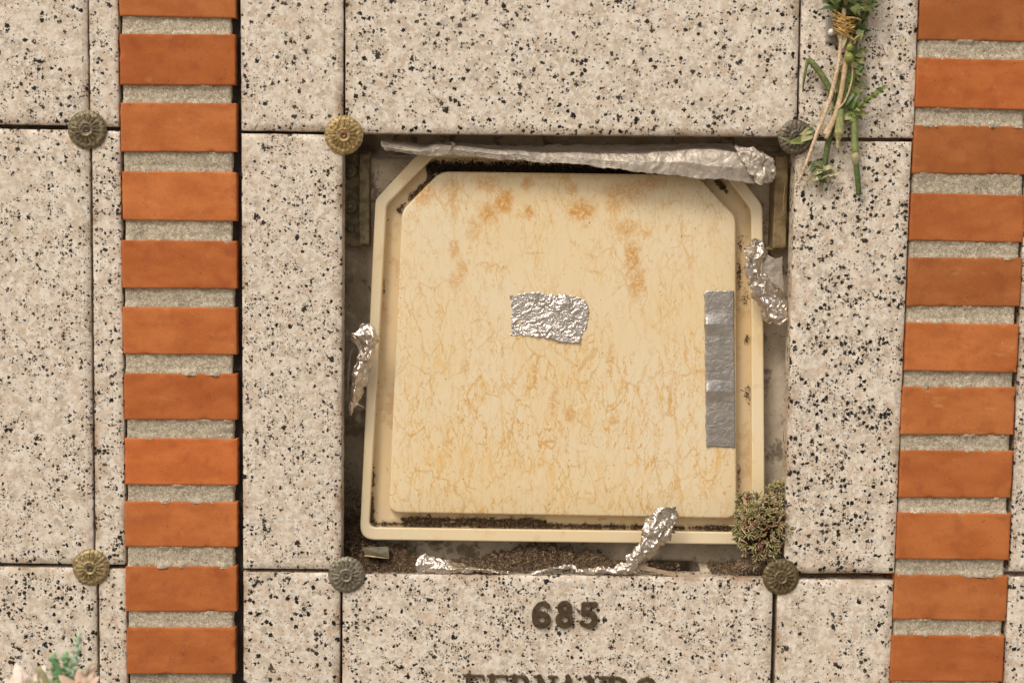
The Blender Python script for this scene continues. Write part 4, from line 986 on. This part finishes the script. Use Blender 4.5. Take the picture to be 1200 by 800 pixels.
for pts in ([(985, 21, -24), (1000, 21, -24), (1010, 24, -20)], [(988, 36, -24), (998, 33, -23), (1002, 31, -22)], [(992, 42, -23), (1002, 48, -22), (1000, 52, -20)], [(998, 48, -20), (1004, 44, -20), (1008, 41, -18)]):
    sp = smoothpath([P(x, y, Y * .001) for x, y, Y in pts], 5); tube(m, sp, [.0008] * (len(sp) - 2) + [.0006, .0004], 6, (.58, .42, .17))
m.build('twine', M_STEM, bq)

# ------------------------------------------------------------------ pale succulents close to the camera, bottom left corner
su = empty('succulent_arrangement', P(50, 930, -.20)); tag(su, 'blurred pale pink and green succulent arrangement in the bottom left corner', 'succulents')
rnd = random.Random(21); YS = -.20
def rosy(cx, cy, n, Lpx, wpx, c1, c2, name='succulent_head', dy=0, spread=1.0):
    m = MB(); c = P(cx, cy, YS + dy)
    for k in range(n):
        t_ = k / n; el = .15 + 1.15 * t_ ** .8 * spread; a = k * 2.399 + rnd.uniform(-.1, .1)
        ax = Vector((0, -.55, .83)).normalized(); s1 = Vector((1, 0, 0)); s2 = ax.cross(s1)
        d = ax * math.cos(el) + (s1 * math.cos(a) + s2 * math.sin(a)) * math.sin(el); L = Lpx * PX * (.45 + .55 * t_)
        fleshy(m, c, c + d * L, wpx * PX * (.5 + .5 * t_), .32, c1, c2, up=ax, bend=.10, n=10, seg=8)
    m.build(name, M_SUC, su)
rosy(6, 836, 16, 56, 26, (.74, .66, .52), (.84, .66, .60))
rosy(36, 826, 16, 52, 22, (.74, .66, .52), (.84, .74, .66), dy=.02)
rosy(62, 822, 14, 38, 20, (.36, .40, .22), (.46, .50, .30))
rosy(80, 818, 12, 34, 16, (.34, .42, .22), (.50, .56, .36), dy=.025)
rosy(96, 812, 13, 36, 15, (.62, .50, .36), (.80, .55, .45), dy=-.005)
m = MB()
for (x0_, y0_, x1_, y1_, n, cc, w) in ((70, 812, 62, 768, 20, (.20, .36, .18), 5.5), (82, 815, 76, 766, 20, (.22, .38, .20), 6), (84, 800, 93, 742, 20, (.42, .54, .40), 5)):
    for k in range(n):
        t_ = k / n; x = lerp(x0_, x1_, t_); y = lerp(y0_, y1_, t_); a = k * 2.4; L = 11 * (1 - .45 * t_); c = P(x, y, YS + .01)
        d = Vector((math.cos(a), math.sin(a), .9)).normalized() * L * PX
        fleshy(m, c, c + d, w * PX, .45, cc, tuple(q * 1.4 for q in cc), n=6, seg=5)
    tube(m, [P(x0_, y0_ + 90, YS), P(x0_, y0_, YS + .01), P(x1_, y1_, YS + .01)], [.002, .0016, .0008], 6, cc)
m.build('sprig', M_SUC, su)
m = MB()
for (pts, c, c2) in (([(92, 830), (97, 795), (106, 778), (113, 776)], (.48, .44, .30), (.62, .56, .42)), ([(60, 815), (50, 790), (44, 782), (46, 800)], (.30, .30, .12), (.5, .42, .3)), ([(72, 810), (68, 782), (58, 770)], (.1, .24, .08), (.16, .3, .14))):
    sp = smoothpath([P(x, y, YS) for x, y in pts], 5); N = len(sp); tube(m, sp, [.0035 * (1 - .75 * i / N) for i in range(N)], 8, cols=[tuple(lerp(c[k], c2[k], i / N) for k in range(3)) for i in range(N)], flat=.4)
m.build('long_leaf', M_SUC, su)
m = MB()
c = P(50, 935, YS); V = []; prof = [(.012, -.11), (.022, -.10), (.030, -.05), (.038, .0), (.040, .012), (.037, .012), (.034, .0)]
for (r, h) in prof:
    for k in range(32): a = 2 * math.pi * k / 32; V.append(c + Vector((math.cos(a) * r, math.sin(a) * r, h)))
m.add(V, [(i * 32 + k, (i + 1) * 32 + k, (i + 1) * 32 + (k + 1) % 32, i * 32 + (k + 1) % 32) for i in range(6) for k in range(32)] + [tuple(range(31, -1, -1))], (.30, .27, .22), True)
p = c + Vector((0, .034, -.04)); box(m, p.x - .006, p.x + .006, p.y, -.0002, p.z - .008, p.z + .008, (.3, .27, .22))
m.build('vase', metalm('vase_metal', (.8, .8, .8), (1, 1, 1), .4, .8), su)
m = MB()
for (x, y) in ((10, 822), (36, 826), (62, 822), (80, 818), (96, 812), (70, 812), (84, 812)):
    a = P(x, y, YS + .004); tube(m, smoothpath([a, lerp(a, c, .6) + Vector((0, .004, -.01)), c + Vector((0, 0, -.02))], 4), [.0022] * 9, 6, (.16, .22, .09))
m.build('stem', M_STEM, su)

# ------------------------------------------------------------------ light
W = bpy.data.worlds.new('World'); SC.world = W; W.use_nodes = True; nt = W.node_tree; bg = nt.nodes['Background']
sky = nt.nodes.new('ShaderNodeTexSky'); sky.sky_type = 'NISHITA'; sky.sun_disc = False
EL, AZ = R(50), R(-36)     # sun stands high, in front of the wall and a little to the left
# direction from the scene to the sun
sd = Vector((math.sin(AZ) * math.cos(EL), -math.cos(AZ) * math.cos(EL), math.sin(EL)))
sky.sun_elevation = EL; sky.sun_rotation = math.atan2(sd.x, sd.y); sky.air_density = 1.2; sky.dust_density = 5.0; sky.ozone_density = .3
hs = nt.nodes.new('ShaderNodeHueSaturation'); hs.inputs['Saturation'].default_value = .35
wm = nt.nodes.new('ShaderNodeMix'); wm.data_type = 'RGBA'; wm.blend_type = 'MULTIPLY'; wm.inputs[0].default_value = 1; wm.inputs[7].default_value = (1.0, .93, .845, 1)
nt.links.new(sky.outputs[0], hs.inputs['Color']); nt.links.new(hs.outputs[0], wm.inputs[6]); nt.links.new(wm.outputs[2], bg.inputs['Color']); bg.inputs['Strength'].default_value = .12
ld = bpy.data.lights.new('sun', 'SUN'); ld.energy = 1.5; ld.angle = R(20); ld.color = (1, .93, .82)
lo = bpy.data.objects.new('sun', ld); COL.objects.link(lo); lo.rotation_euler = sd.to_track_quat('Z', 'Y').to_euler(); lo.location = (0, -3, 5)
vs = SC.view_settings; SC.display_settings.display_device = 'sRGB'; vs.view_transform = 'Standard'; vs.look = 'None'; vs.gamma = 1; vs.exposure = 0.03; vs.use_curve_mapping = False
SC.render.engine = 'CYCLES'
for o in bpy.data.objects:
    if '_o' in o: del o['_o']
